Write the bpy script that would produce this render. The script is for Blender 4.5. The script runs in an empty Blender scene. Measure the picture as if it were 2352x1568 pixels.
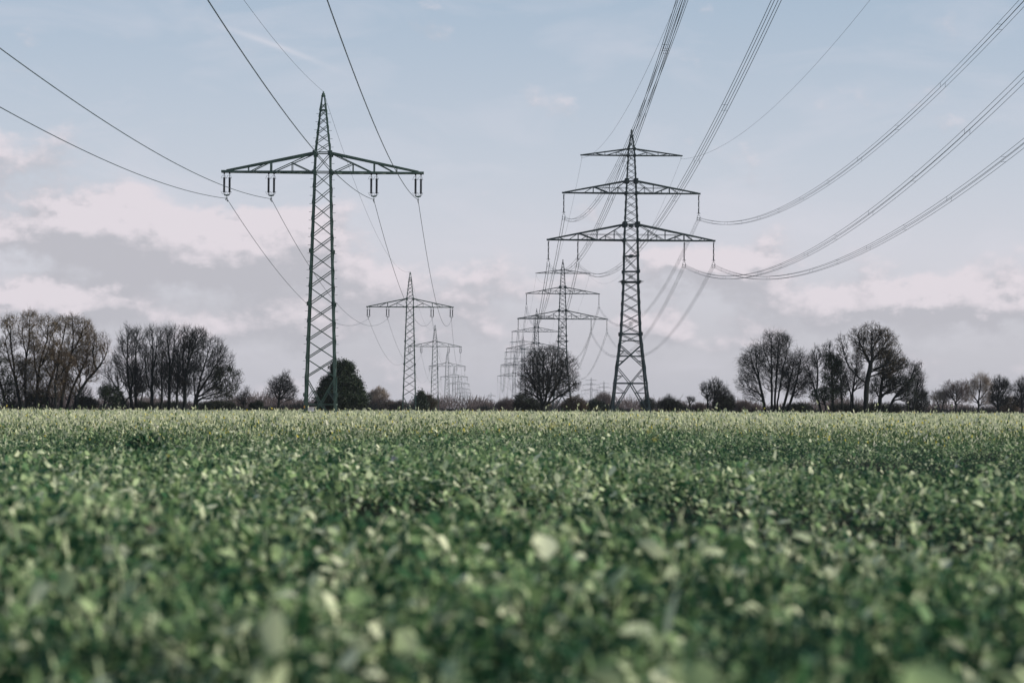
import bpy, math, random
import numpy as np
from mathutils import Vector, Matrix

scene = bpy.context.scene
COL = scene.collection
R = math.radians
PI = math.pi
rng = np.random.default_rng(11)

# ------------------------------------------------------------------ survey
# The place was surveyed from the tripod: a sight line (u, v) read on a 2352 x 1568
# grid of the 85 mm lens, plus a distance along the power line, gives a world point.
FPX = 2352 * 85 / 36
CAMZ = 1.2
YAW = math.atan((1176 - 1092) / FPX)
PITCH = math.atan((942 - 784) / FPX)
ROLL = R(0.37)
_F0 = Vector((math.sin(YAW) * math.cos(PITCH), math.cos(YAW) * math.cos(PITCH), math.sin(PITCH)))
_R0 = Vector((math.cos(YAW), -math.sin(YAW), 0))
_U0 = _R0.cross(_F0)
_RT = _R0 * math.cos(ROLL) + _U0 * math.sin(ROLL)
_UP = _U0 * math.cos(ROLL) - _R0 * math.sin(ROLL)


def sight(u, v, d):
    r = _F0 + _RT * ((u - 1176) / FPX) - _UP * ((v - 784) / FPX)
    return Vector((0, 0, CAMZ)) + r * (d / r.y)


def ground_at(u, d):
    p = sight(u, 942, d)
    return Vector((p.x, d, 0))


# ------------------------------------------------------------------ tags
def tag(o, label=None, cat=None, group=None, kind=None):
    if label: o['label'] = label
    if cat: o['category'] = cat
    if group: o['group'] = group
    if kind: o['kind'] = kind
    return o


def link(name, data, parent=None):
    o = bpy.data.objects.new(name, data)
    COL.objects.link(o)
    if parent is not None:
        o.parent = parent
    return o


def empty(name, loc, rz=0.0, s=1.0):
    o = link(name, None)
    o.location = loc
    o.rotation_euler = (0, 0, rz)
    o.scale = (s, s, s)
    o.empty_display_size = 0.5
    return o


def kids_of():
    d = {}
    for o in bpy.data.objects:
        if o.parent is not None:
            d.setdefault(o.parent.name, []).append(o)
    return d


def copy_tree(o, kids, parent=None, depth=0, maxdepth=2, skip=()):
    c = o.copy()
    COL.objects.link(c)
    c.parent = parent
    if depth < maxdepth:
        for ch in kids.get(o.name, []):
            if ch.name.split('.')[0] in skip:
                continue
            copy_tree(ch, kids, c, depth + 1, maxdepth, skip)
    return c


# ------------------------------------------------------------------ mesh helpers
def np_mesh(name, V, Fq, mat, smooth=False, tint=None):
    """V (n,3), Fq (m,k) faces of one size k."""
    V = np.ascontiguousarray(V, dtype=np.float32)
    Fq = np.ascontiguousarray(Fq, dtype=np.int32)
    m, k = Fq.shape
    me = bpy.data.meshes.new(name)
    me.vertices.add(len(V))
    me.vertices.foreach_set('co', V.ravel())
    me.loops.add(m * k)
    me.loops.foreach_set('vertex_index', Fq.ravel())
    me.polygons.add(m)
    me.polygons.foreach_set('loop_start', np.arange(0, m * k, k, dtype=np.int32))
    me.polygons.foreach_set('loop_total', np.full(m, k, dtype=np.int32))
    if smooth:
        me.polygons.foreach_set('use_smooth', np.ones(m, dtype=bool))
    me.update(calc_edges=True)
    if tint is not None:
        a = me.attributes.new('tint', 'FLOAT', 'POINT')
        a.data.foreach_set('value', np.ascontiguousarray(tint, dtype=np.float32))
    me.materials.append(mat)
    return me


class MB:
    """collects boxes, bars and lathes for ONE mesh object"""
    def __init__(self):
        self.v = []; self.f = []

    def add(self, vs, fs):
        b = len(self.v)
        self.v += [tuple(p) for p in vs]
        self.f += [tuple(i + b for i in f) for f in fs]

    def box(self, c, s):
        cx, cy, cz = c; x, y, z = s[0] / 2, s[1] / 2, s[2] / 2
        vs = [(cx + a * x, cy + b * y, cz + d * z) for d in (-1, 1) for a, b in ((-1, -1), (1, -1), (1, 1), (-1, 1))]
        self.add(vs, [(3, 2, 1, 0), (4, 5, 6, 7), (0, 1, 5, 4), (1, 2, 6, 5), (2, 3, 7, 6), (3, 0, 4, 7)])

    def bar(self, p, q, w, h=None):
        p = Vector(p); q = Vector(q); h = h or w
        t = (q - p)
        if t.length < 1e-6: return
        t.normalize()
        a = Vector((0, 1, 0)) if abs(t.y) < 0.9 else Vector((1, 0, 0))
        s = t.cross(a).normalized(); n = s.cross(t).normalized()
        vs = [e + s * (i * w / 2) + n * (j * h / 2) for e in (p, q) for i, j in ((-1, -1), (1, -1), (1, 1), (-1, 1))]
        self.add(vs, [(3, 2, 1, 0), (4, 5, 6, 7), (0, 1, 5, 4), (1, 2, 6, 5), (2, 3, 7, 6), (3, 0, 4, 7)])

    def angle(self, p, q, w, sx, sy, th=None):
        """an L-section bar: corner along p-q, flanges running to -sx and -sy"""
        th = th or w * 0.22
        p = Vector(p); q = Vector(q)
        for e0, e1 in (((0, -sx * w), (0, -sy * th)), ((0, -sx * th), (-sy * th, -sy * w))):
            vs = []
            for e in (p, q):
                for (a, b) in ((e0[0], e1[0]), (e0[1], e1[0]), (e0[1], e1[1]), (e0[0], e1[1])):
                    vs.append(e + Vector((a, b, 0)))
            self.add(vs, [(3, 2, 1, 0), (4, 5, 6, 7), (0, 1, 5, 4), (1, 2, 6, 5), (2, 3, 7, 6), (3, 0, 4, 7)])

    def lathe(self, c, prof, n=8):
        cx, cy, cz = c
        b = len(self.v)
        for r, z in prof:
            for i in range(n):
                a = 2 * PI * i / n
                self.v.append((cx + r * math.cos(a), cy + r * math.sin(a), cz + z))
        for k in range(len(prof) - 1):
            for i in range(n):
                j = (i + 1) % n
                self.f.append((b + k * n + i, b + k * n + j, b + (k + 1) * n + j, b + (k + 1) * n + i))
        self.f.append(tuple(b + i for i in reversed(range(n))))
        self.f.append(tuple(b + (len(prof) - 1) * n + i for i in range(n)))

    def poly(self, pts, w):
        for a, b in zip(pts, pts[1:]):
            self.bar(a, b, w)

    def mesh(self, name, mat):
        me = bpy.data.meshes.new(name)
        me.from_pydata(self.v, [], self.f)
        me.update()
        me.materials.append(mat)
        return me

    def build(self, name, mat, parent=None):
        return link(name, self.mesh(name, mat), parent)


def tube_np(P, r, sides=5):
    """one tube along the polyline P"""
    P = np.asarray(P, float); n = len(P)
    T = np.gradient(P, axis=0); T /= np.linalg.norm(T, axis=1)[:, None]
    A = np.tile([1.0, 0, 0], (n, 1))
    S = np.cross(T, A); S /= np.linalg.norm(S, axis=1)[:, None]
    N = np.cross(S, T)
    ang = np.arange(sides) * 2 * PI / sides
    V = P[:, None, :] + r * (np.cos(ang)[None, :, None] * S[:, None, :] + np.sin(ang)[None, :, None] * N[:, None, :])
    i = np.arange(n - 1)[:, None] * sides
    k = np.arange(sides)[None, :]; k2 = (k + 1) % sides
    F = np.stack([i + k, i + k2, i + sides + k2, i + sides + k], -1).reshape(-1, 4)
    return V.reshape(-1, 3), F


def segs_np(P0, P1, R0, R1, sides):
    """many tapered prisms"""
    P0 = np.asarray(P0, float); P1 = np.asarray(P1, float)
    T = P1 - P0
    L = np.linalg.norm(T, axis=1); L[L < 1e-6] = 1e-6
    T = T / L[:, None]
    A = np.where(np.abs(T[:, 2:3]) < 0.9, np.array([[0, 0, 1.0]]), np.array([[1.0, 0, 0]]))
    S = np.cross(T, A); S /= np.linalg.norm(S, axis=1)[:, None]
    N = np.cross(S, T)
    ang = np.arange(sides) * 2 * PI / sides
    ring = np.cos(ang)[None, :, None] * S[:, None, :] + np.sin(ang)[None, :, None] * N[:, None, :]
    V = np.concatenate([P0[:, None, :] + ring * np.asarray(R0)[:, None, None], P1[:, None, :] + ring * np.asarray(R1)[:, None, None]], 1)
    n = len(P0)
    b = (np.arange(n) * 2 * sides)[:, None]
    k = np.arange(sides)[None, :]; k2 = (k + 1) % sides
    F = np.stack([b + k, b + k2, b + sides + k2, b + sides + k], -1).reshape(-1, 4)
    return V.reshape(-1, 3), F


# ------------------------------------------------------------------ materials
def new_mat(name):
    m = bpy.data.materials.new(name)
    m.use_nodes = True
    nt = m.node_tree
    return m, nt, nt.nodes['Principled BSDF'], nt.nodes['Material Output']


def nd(nt, t, **kw):
    n = nt.nodes.new(t)
    for k, v in kw.items(): setattr(n, k, v)
    return n


def mottled(name, c0, c1, scale=3.0, rough=0.7, metal=0.0, coord='Object', spec=0.5):
    m, nt, b, out = new_mat(name)
    tc = nd(nt, 'ShaderNodeTexCoord')
    no = nd(nt, 'ShaderNodeTexNoise'); no.inputs['Scale'].default_value = scale; no.inputs['Detail'].default_value = 6
    rp = nd(nt, 'ShaderNodeValToRGB')
    rp.color_ramp.elements[0].position = 0.32; rp.color_ramp.elements[0].color = (*c0, 1)
    rp.color_ramp.elements[1].position = 0.68; rp.color_ramp.elements[1].color = (*c1, 1)
    nt.links.new(tc.outputs[coord], no.inputs['Vector'])
    nt.links.new(no.outputs['Fac'], rp.inputs['Fac'])
    nt.links.new(rp.outputs['Color'], b.inputs['Base Color'])
    b.inputs['Roughness'].default_value = rough
    b.inputs['Metallic'].default_value = metal
    b.inputs['Specular IOR Level'].default_value = spec
    return m


def leafy(name, stops, rough=0.45, trans=0.35, spec=0.5):
    """leaf colour runs over each leaf's own tint value; light passes through the blade"""
    m, nt, b, out = new_mat(name)
    at = nd(nt, 'ShaderNodeAttribute'); at.attribute_name = 'tint'
    rp = nd(nt, 'ShaderNodeValToRGB')
    el = rp.color_ramp.elements
    while len(el) < len(stops): el.new(0.5)
    for e, (p, c) in zip(el, stops):
        e.position = p; e.color = (*c, 1)
    nt.links.new(at.outputs['Fac'], rp.inputs['Fac'])
    nt.links.new(rp.outputs['Color'], b.inputs['Base Color'])
    b.inputs['Roughness'].default_value = rough
    b.inputs['Specular IOR Level'].default_value = spec
    tr = nd(nt, 'ShaderNodeBsdfTranslucent')
    nt.links.new(rp.outputs['Color'], tr.inputs['Color'])
    mx = nd(nt, 'ShaderNodeMixShader'); mx.inputs[0].default_value = trans
    nt.links.new(b.outputs[0], mx.inputs[1]); nt.links.new(tr.outputs[0], mx.inputs[2])
    nt.links.new(mx.outputs[0], out.inputs['Surface'])
    return m


M = {}
M['green_steel'] = mottled('green painted steel', (.022, .055, .042), (.055, .095, .074), 1.3, .38)
M['grey_steel'] = mottled('weathered dark steel', (.012, .03, .032), (.025, .046, .047), 0.8, .55)
M['porcelain'] = mottled('dark glazed insulator', (.012, .016, .02), (.02, .024, .03), 4, .3)
M['galvanised'] = mottled('galvanised fitting', (.25, .26, .26), (.36, .37, .37), 6, .45, .6)
M['wire'] = mottled('aluminium cable', (.018, .035, .04), (.03, .05, .055), 2, .6)
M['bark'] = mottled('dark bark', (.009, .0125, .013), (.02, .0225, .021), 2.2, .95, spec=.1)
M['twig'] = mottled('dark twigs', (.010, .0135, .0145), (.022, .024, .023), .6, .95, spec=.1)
M['brown_twig'] = mottled('brown twigs', (.04, .031, .024), (.12, .088, .06), .25, .95, spec=.1)
M['pale_twig'] = mottled('sunlit tan twigs', (.2, .16, .13), (.32, .26, .2), .4, .95, spec=.1)  # paleness stands for sunlight on the far crowns, put into the twig colour
M['mauve_twig'] = mottled('mauve brown twigs', (.085, .065, .065), (.14, .105, .095), .3, .95, spec=.1)
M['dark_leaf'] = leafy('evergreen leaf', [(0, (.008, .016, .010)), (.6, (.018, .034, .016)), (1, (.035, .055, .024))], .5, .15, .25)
M['brown_leaf'] = leafy('withered brown leaf', [(0, (.045, .032, .018)), (.6, (.10, .07, .035)), (1, (.15, .11, .05))], .7, .3, .2)
M['willow_leaf'] = leafy('thin olive brown leaf', [(0, (.12, .09, .05)), (.6, (.22, .165, .09)), (1, (.30, .23, .13))], .6, .35, .2)
M['dull_leaf'] = leafy('dull green leaf', [(0, (.014, .022, .012)), (.6, (.026, .036, .018)), (1, (.05, .055, .026))], .6, .25, .2)
M['sign_white'] = mottled('white enamel', (.72, .68, .67), (.8, .76, .75), 5, .4)
M['sign_red'] = mottled('faded red print', (.5, .22, .22), (.58, .28, .27), 9, .6)
M['sign_grey'] = mottled('faded grey print', (.36, .34, .36), (.45, .43, .45), 9, .6)
M['plate_yellow'] = mottled('yellow enamel', (.6, .30, .03), (.68, .36, .05), 9, .5)
M['soil'] = mottled('dark soil', (.011, .013, .009), (.024, .024, .017), .9, 1.0, spec=.05)
# ================================================================== pylons
def lerp(a, b, t): return a + (b - a) * t


def width_at(prof, z):
    for (z0, w0), (z1, w1) in zip(prof, prof[1:]):
        if z <= z1: return lerp(w0, w1, (z - z0) / (z1 - z0))
    return prof[-1][1]


def leg_meshes(root, prof, mat, w0, w1, plates=(), bolts=()):
    """four corner legs; each carries its own splice plates and, on two of them, the step bolts"""
    H = prof[-1][0]
    for sx in (-1, 1):
        for sy in (-1, 1):
            m = MB()
            for (z0, a0), (z1, a1) in zip(prof, prof[1:]):
                w = lerp(w0, w1, (z0 + z1) / 2 / H)
                m.angle((sx * a0 / 2, sy * a0 / 2, z0), (sx * a1 / 2, sy * a1 / 2, z1), w, sx, sy)
            for z0, s in plates:
                w = width_at(prof, z0) / 2
                m.box((sx * (w - s * .1), sy * (w + .005), z0), (s * 1.1, .04, s * 1.3))
                m.box((sx * (w + .005), sy * (w - s * .1), z0), (.04, s * 1.1, s * 1.3))
            if sx == sy:
                for z in bolts:
                    w = width_at(prof, z) / 2
                    m.bar((sx * (w - .08), sy * (w - .02), z + .03 * sx), (sx * (w + .24), sy * (w - .02), z + .03 * sx), .03)
            m.build('leg', mat, root)


def arm_mesh(side, half, zl, zu, wl, wu, mat, bars, chord, brace, tipw=0.3, tiph=0.1):
    """lattice cross-arm: flat lower chords, rising upper chords and, on both faces, web bars.
    bars: (x0, level0, x1, level1, thickness factor); level is 'l', 'u' or a share of the depth there"""
    m = MB()
    tip = half
    xl, xu = wl / 2, wu / 2

    def yl(x): return lerp(wl / 2, tipw / 2, (x - xl) / (tip - xl))
    def yu(x): return lerp(wu / 2, tipw / 2, (x - xu) / (tip - xu))
    def zt(x): return lerp(zu, zl + tiph, (x - xu) / (tip - xu))
    S = side

    def at(x, lv, f):
        t = 0 if lv == 'l' else 1 if lv == 'u' else (lv - zl) / max(.01, zt(x) - zl)
        return (S * x, f * lerp(yl(x), yu(x), t), lerp(zl, zt(x), t))
    for f in (-1, 1):
        m.bar((S * xl, f * yl(xl), zl), (S * tip, f * tipw / 2, zl), chord)
        m.bar((S * xu, f * yu(xu), zu), (S * (tip - .25), f * tipw / 2, zl + tiph), chord)
        for (x0, l0, x1, l1, k) in bars:
            m.bar(at(x0, l0, f), at(x1, l1, f), brace * k)
    xs = list(np.linspace(xl, tip - .1, 9))
    for i in range(8):
        a, b = xs[i], xs[i + 1]
        m.bar((S * a, yl(a) * (1 if i % 2 else -1), zl - .02), (S * b, yl(b) * (-1 if i % 2 else 1), zl - .02), brace * .9)
        m.bar((S * b, -yl(b), zl - .03), (S * b, yl(b), zl - .03), brace * .8)
    m.box((S * (tip - .05), 0, zl + .02), (.5, tipw + chord, chord * 1.3))
    return m.mesh('crossarm', mat)


def shed_profile(L, n, rc, rs):
    pr = [(rc, 0.0)]
    for i in range(n):
        z = -L * (i + .5) / n
        d = L / n
        pr += [(rc, z + d * .3), (rs, z - d * .1), (rc, z - d * .25)]
    pr.append((rc, -L))
    return pr


def railway_pylon():
    root = empty('lattice_pylon', (0, 0, 0))
    st = M['green_steel']
    prof = [(0, 2.75), (21.3, 1.47), (22.95, 1.37), (27.9, .3)]
    bolts = list(np.arange(3.2, 26.4, .70))
    leg_meshes(root, prof, st, .18, .11, ((2.4, .24), (10.1, .27), (14.6, .25), (21.3, .26), (22.9, .34)), bolts)
    # bracing of the mast: crossed bars in every panel of the four faces
    br = MB()
    zs = [1.6, 3.9]
    while zs[-1] < 21.2:
        zs.append(zs[-1] + lerp(1.72, 1.40, zs[-1] / 21.3))
    k = (21.3 - 3.9) / (zs[-1] - 3.9)
    zs = [1.6] + [3.9 + (z - 3.9) * k for z in zs[1:]]
    top = [21.3, 22.95]
    z = 22.95
    while z < 27.2:
        z += lerp(.85, .5, (z - 22.95) / 5); top.append(min(z, 27.5))
    zz = zs[:-1] + top

    def face(z0, z1, bw, both=True):
        a, b = width_at(prof, z0) / 2, width_at(prof, z1) / 2
        for f in (-1, 1):
            o = .012 * f
            br.bar((-a, f * a + o, z0), (b, f * b + o, z1), bw)
            if f < 0: br.bar((a, f * a - o, z0), (-b, f * b - o, z1), bw * 1.1)
            br.bar((f * a + o, -a, z0), (f * b + o, b, z1), bw)
            if f > 0: br.bar((f * a - o, a, z0), (f * b - o, -b, z1), bw)
    for z0, z1 in zip(zz[1:], zz[2:]):
        face(z0, z1, lerp(.085, .05, z0 / 28))
    # foot panel: inverted V on each face, with short struts and a horizontal tie
    a, b = width_at(prof, 0) / 2, width_at(prof, 3.9) / 2
    h = width_at(prof, 1.6) / 2
    for f in (-1, 1):
        br.bar((-h, f * h, 1.6), (h, f * h, 1.6), .085)
        br.bar((f * h, -h, 1.6), (f * h, h, 1.6), .085)
        for s in (-1, 1):
            br.bar((s * b, f * b, 3.9), (0, f * h, 1.6), .085)
            br.bar((f * b, s * b, 3.9), (f * h, 0, 1.6), .085)
            br.bar((0, f * h, 1.6), (s * a, f * a, .1), .085)
            br.bar((f * h, 0, 1.6), (f * a, s * a, .1), .085)
            m1 = lerp(b, h, .5)
            br.bar((s * h * .98, f * h, 1.75), (s * b * .52, f * m1, 2.75), .06)
            br.bar((f * h, s * h * .98, 1.75), (f * m1, s * b * .52, 2.75), .06)
    for z0 in (21.3, 22.95, 26.6):
        w = width_at(prof, z0) / 2
        for f in (-1, 1):
            br.bar((-w, f * w, z0 + .02), (w, f * w, z0 + .02), .09)
            br.bar((f * w, -w, z0 + .02), (f * w, w, z0 + .02), .09)
    br.build('mast_bracing', st, root)
    pk = MB()
    pk.lathe((0, 0, 27.75), [(.17, 0), (.2, .08), (.13, .16), (.15, .26), (.06, .36), (.07, .46)], 8)
    pk.build('peak_cap', st, root)
    for S in (-1, 1):
        link('crossarm', arm_mesh(S, 8.4, 21.3, 22.95, 1.47, 1.37, st, [(6.3, 'l', 6.3, 'u', .8), (6.15, 'l', 4.45, 'u', 1), (4.38, 'l', 4.38, 'u', 1.6), (4.25, 'l', .72, 'u', 1), (2.58, 'l', 2.58, 22.08, .8), (2.58, 22.08, .9, 'l', .9)], .145, .075, .5, .1), root)
    ins = MB(); ins.lathe((0, 0, -.42), shed_profile(1.28, 17, .08, .115), 9)
    ins.bar((0, 0, 0), (0, 0, -.42), .045); ins.bar((0, 0, -1.7), (0, 0, -1.88), .045)
    ins.box((0, 0, -.06), (.13, .05, .16))
    ime = ins.mesh('insulator', M['porcelain'])
    hn = MB()
    hn.poly([(-.27, 0, -.52), (-.16, 0, -.25), (.08, 0, -.25), (.17, 0, -.5), (-.17, 0, -.48)], .022)
    h1 = hn.mesh('arcing_horn', st)
    hn = MB()
    hn.poly([(-.27, 0, -1.6), (-.14, 0, -1.84), (.06, 0, -1.84), (.17, 0, -1.62), (-.17, 0, -1.64)], .022)
    h2 = hn.mesh('arcing_horn', st)
    yk = MB()
    yk.add([(-.27, -.02, 0), (.27, -.02, 0), (.2, -.02, -.1), (0, -.02, -.15), (-.2, -.02, -.1)] +
           [(-.27, .02, 0), (.27, .02, 0), (.2, .02, -.1), (0, .02, -.15), (-.2, .02, -.1)],
           [(4, 3, 2, 1, 0), (5, 6, 7, 8, 9), (0, 1, 6, 5), (1, 2, 7, 6), (2, 3, 8, 7), (3, 4, 9, 8), (4, 0, 5, 9)])
    yme = yk.mesh('yoke_plate', st)
    ck = MB()
    ck.bar((0, 0, -.15), (0, 0, -.3), .035); ck.box((0, 0, -.34), (.09, .34, .09)); ck.box((0, 0, -.29), (.16, .1, .06))
    ck.bar((0, -.8, -.36), (0, .8, -.36), .032)
    for s in (-1, 1):
        y = s * .62
        ck.bar((0, y, -.36), (0, y, -.50), .03); ck.bar((0, y - .18, -.5), (0, y + .18, -.5), .03)
        ck.box((0, y - .17, -.5), (.07, .1, .08)); ck.box((0, y + .17, -.5), (.07, .1, .08))
    cme = ck.mesh('wire_clamp', M['galvanised'])
    for xc in (-8.13, -4.36, 4.36, 8.13):
        for o in (-.23, .23):
            i = link('insulator', ime, root); i.location = (xc + o, 0, 21.24)
            link('arcing_horn', h1, i); link('arcing_horn', h2, i)
        y = link('yoke_plate', yme, root); y.location = (xc, 0, 19.37)
        c = link('wire_clamp', cme, root); c.location = (xc, 0, 19.37)
    return root


RAIL_X = (-8.13, -4.36, 4.36, 8.13)
RAIL_HOOK = 19.03
RAIL_TIP = 28.2


def three_level_pylon():
    root = empty('lattice_pylon', (0, 0, 0))
    st = M['grey_steel']
    prof = [(0, 7.75), (6.6, 6.3), (16.2, 4.05), (26.3, 3.12), (34.5, 2.85), (37.6, 2.65), (43.7, 2.15), (46.1, 1.95), (51.1, 1.42), (52.4, 1.28), (56.0, .16)]
    leg_meshes(root, prof, st, .34, .19, ((16.2, .55), (26.3, .5), (28.4, .45), (34.5, .5), (37.6, .8), (43.7, .5), (46.1, .75), (51.1, .4), (52.4, .42)))
    br = MB()

    def X(z0, z1, bw, backboth=False):
        a, b = width_at(prof, z0) / 2, width_at(prof, z1) / 2
        for f in (-1, 1):
            o = .02 * f
            br.bar((a, f * a + o, z0), (-b, f * b + o, z1), bw)
            if f < 0 or backboth: br.bar((-a, f * a - o, z0), (b, f * b - o, z1), bw * 1.25)
            br.bar((f * a + o, -a, z0), (f * b + o, b, z1), bw)
            br.bar((f * a - o, a, z0), (f * b - o, -b, z1), bw)

    def tie(z, bw=.15):
        w = width_at(prof, z) / 2
        for f in (-1, 1):
            br.bar((-w, f * w, z), (w, f * w, z), bw)
            br.bar((f * w, -w, z), (f * w, w, z), bw)
    # base: an A-frame on each face under the 6.6 m tie
    a0, a1 = width_at(prof, 0) / 2, width_at(prof, 6.6) / 2
    for f in (-1, 1):
        for s in (-1, 1):
            br.bar((s * a0, f * a0, .1), (0, f * a1, 6.6), .2)
            br.bar((f * a0, s * a0, .1), (f * a1, 0, 6.6), .2)
            for z, t in ((1.3, .2), (2.9, .44), (4.7, .71)):
                w = width_at(prof, z) / 2
                br.bar((s * w, f * w, z), (s * a0 * (1 - t), f * lerp(a0, a1, t), z), .12)
                br.bar((f * w, s * w, z), (f * lerp(a0, a1, t), s * a0 * (1 - t), z), .12)
                z2 = z + 1.5
                w2 = width_at(prof, z2) / 2; t2 = t
                br.bar((s * w2, f * w2, z2), (s * a0 * (1 - t2), f * lerp(a0, a1, t2), z), .1)
                br.bar((f * w2, s * w2, z2), (f * lerp(a0, a1, t2), s * a0 * (1 - t2), z), .1)
    tie(6.6, .24)
    # one tall crossed panel above it, with secondary struts
    zt = 14.6
    b0, b1 = width_at(prof, 6.6) / 2, width_at(prof, zt) / 2
    zm = 6.6 + (zt - 6.6) * .62
    for f in (-1, 1):
        for s in (-1, 1):
            br.bar((s * b0 * .02, f * b0, 6.6), (s * width_at(prof, 9.9) / 2, f * width_at(prof, 9.9) / 2, 9.9), .15)
            br.bar((s * width_at(prof, 9.6) / 2, f * width_at(prof, 9.6) / 2, 9.6), (-s * width_at(prof, 14.2) / 2, f * width_at(prof, 14.2) / 2, 14.2), .17)
            br.bar((f * b0, s * b0 * .02, 6.6), (f * width_at(prof, 9.9) / 2, s * width_at(prof, 9.9) / 2, 9.9), .15)
            br.bar((f * width_at(prof, 9.6) / 2, s * width_at(prof, 9.6) / 2, 9.6), (f * width_at(prof, 14.2) / 2, -s * width_at(prof, 14.2) / 2, 14.2), .17)
            for z, k in ((8.0, .55), (10.9, .5), (12.9, .5)):
                w = width_at(prof, z) / 2
                br.bar((s * w, f * w, z), (s * w * k, f * w, z), .1)
                br.bar((f * w, s * w, z), (f * w, s * w * k, z), .1)
                br.bar((s * w * k, f * w, z), (s * width_at(prof, z - 1.2) / 2, f * width_at(prof, z - 1.2) / 2, z - 1.2), .09)
                br.bar((f * w, s * w * k, z), (f * width_at(prof, z - 1.2) / 2, s * width_at(prof, z - 1.2) / 2, z - 1.2), .09)
    tie(11.9, .12)
    X(14.2, 16.2, .12); tie(16.2, .2); tie(14.9, .1)
    zs = list(np.linspace(16.2, 26.3, 6))
    for z0, z1 in zip(zs, zs[1:]): X(z0, z1, .13)
    tie(26.3, .2)
    X(26.3, 28.4, .12); tie(28.4, .17)
    X(28.4, 31.4, .12); tie(31.4, .17); X(31.4, 34.5, .12)
    for z in (34.5, 37.6, 43.7, 46.1, 51.1, 52.4): tie(z, .16)
    for za, zb, n in ((34.5, 37.6, 2), (37.6, 43.7, 4), (43.7, 46.1, 2), (46.1, 51.1, 4), (51.1, 52.4, 1), (52.4, 55.2, 2)):
        zs = list(np.linspace(za, zb, n + 1))
        for z0, z1 in zip(zs, zs[1:]): X(z0, z1, .1 if za < 46 else .085)
    for f in (-1, 1):
        w = width_at(prof, 26.3) / 2
        for z0 in (17.6, 26.9):
            br.bar((-.18, f * w, z0), (-.18, f * w, z0 + 1.1), .07); br.bar((.18, f * w, z0), (.18, f * w, z0 + 1.1), .07)
    for z0 in (31.4, 37.4):
        for sy in (-1, 1): br.box((0, sy * (width_at(prof, z0) / 2 + .02), z0), (.8, .1, .5))
    br.build('mast_bracing', st, root)
    pf = MB()
    w = width_at(prof, 26.3) / 2
    for f in (-1, 1):
        pf.box((0, f * (w + .2), 26.42), (2 * w + 1.6, .3, .1))
        pf.box((f * (w + .2), 0, 26.56), (.3, 2 * w + 1.6, .1))
    pf.build('climb_guard', st, root)
    pk = MB(); pk.lathe((0, 0, 55.7), [(.16, 0), (.2, .2), (.2, .4), (.1, .5)], 8); pk.build('peak_cap', st, root)
    for S in (-1, 1):
        link('crossarm', arm_mesh(S, 9.8, 51.1, 52.4, 1.42, 1.28, st, [(7.4, 'l', 7.4, 'u', 1), (7.3, 'u', 5.3, 'l', 1), (5.2, 'l', 5.2, 'u', .8), (5.0, 'l', .7, 'u', 1), (3.0, 'l', 3.0, 51.72, .8), (3.0, 51.72, .9, 'l', .9)], .17, .085, .4, .08), root)
        link('crossarm', arm_mesh(S, 13.35, 43.7, 46.1, 2.15, 1.95, st, [(11.6, 'l', 11.6, 'u', .8), (9.3, 'l', 7.5, 'u', .9), (7.45, 'l', 7.45, 'u', 1.4), (7.4, 'u', 4.3, 'l', 1.6), (4.2, 'l', 1.0, 'u', 1), (4.3, 'l', 4.3, 'u', .8), (5.9, 'l', 5.9, 44.45, .8), (2.6, 'l', 2.6, 44.9, .8), (2.6, 44.9, 1.15, 'l', .9), (1.0, 44.75, 7.3, 44.75, .7)], .23, .1, .45, .1), root)
        link('crossarm', arm_mesh(S, 16.3, 34.5, 37.6, 2.85, 2.65, st, [(14.3, 'l', 14.3, 'u', .8), (14.2, 'u', 12.9, 'l', .9), (12.2, 'l', 10.4, 'u', 1), (10.35, 'l', 10.35, 'u', 1.4), (10.3, 'u', 6.7, 'l', 1.7), (8.6, 'l', 8.6, 35.4, .8), (8.5, 35.4, 9.9, 'l', .8), (6.65, 'l', 6.65, 'u', .9), (6.5, 'l', 1.4, 'u', 1.1), (5.0, 'l', 5.0, 35.4, .8), (5.0, 35.4, 3.4, 'l', .8), (3.3, 'l', 3.3, 36.55, .9), (3.3, 36.55, 1.5, 'l', .9), (1.3, 35.6, 10.2, 35.6, .7)], .25, .105, .45, .1), root)
    ins = MB()
    ins.bar((0, 0, .1), (0, 0, -.25), .07)
    for k in range(3):
        ins.lathe((0, 0, -.25 - k * 1.2), shed_profile(1.05, 12, .10, .14), 8)
        ins.bar((0, 0, -1.3 - k * 1.2), (0, 0, -1.46 - k * 1.2), .06)
    ins.box((0, 0, -3.72), (.7, .05, .09)); ins.bar((0, 0, -3.7), (0, 0, -4.15), .07)
    ime = ins.mesh('insulator', M['porcelain'])
    rg = MB()
    for k in range(4):
        z = -.3 - k * 1.14
        rg.poly([(.06, 0, z + .12), (.2, 0, z + .12), (.2, 0, z - .12), (.06, 0, z - .12)], .035)
    rme = rg.mesh('arcing_horn', st)
    yk = MB()
    yk.poly([(-.28, 0, -.35), (-.28, 0, -.05), (-.15, 0, .1), (.15, 0, .1), (.28, 0, -.05), (.28, 0, -.35)], .06)
    for s in (-1, 1):
        yk.bar((s * .28, 0, -.35), (s * .23, 0, -.75), .05)
        for z in (-.35, -.8):
            yk.bar((s * .23, -1.2, z), (s * .23, 1.2, z), .035)
            yk.bar((s * .23, -.5, z), (s * .23, .5, z), .08)
            for y in (-1.1, 1.1):
                yk.box((s * .23, y, z - .12), (.09, .3, .09))
    yme = yk.mesh('yoke_frame', st)
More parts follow.
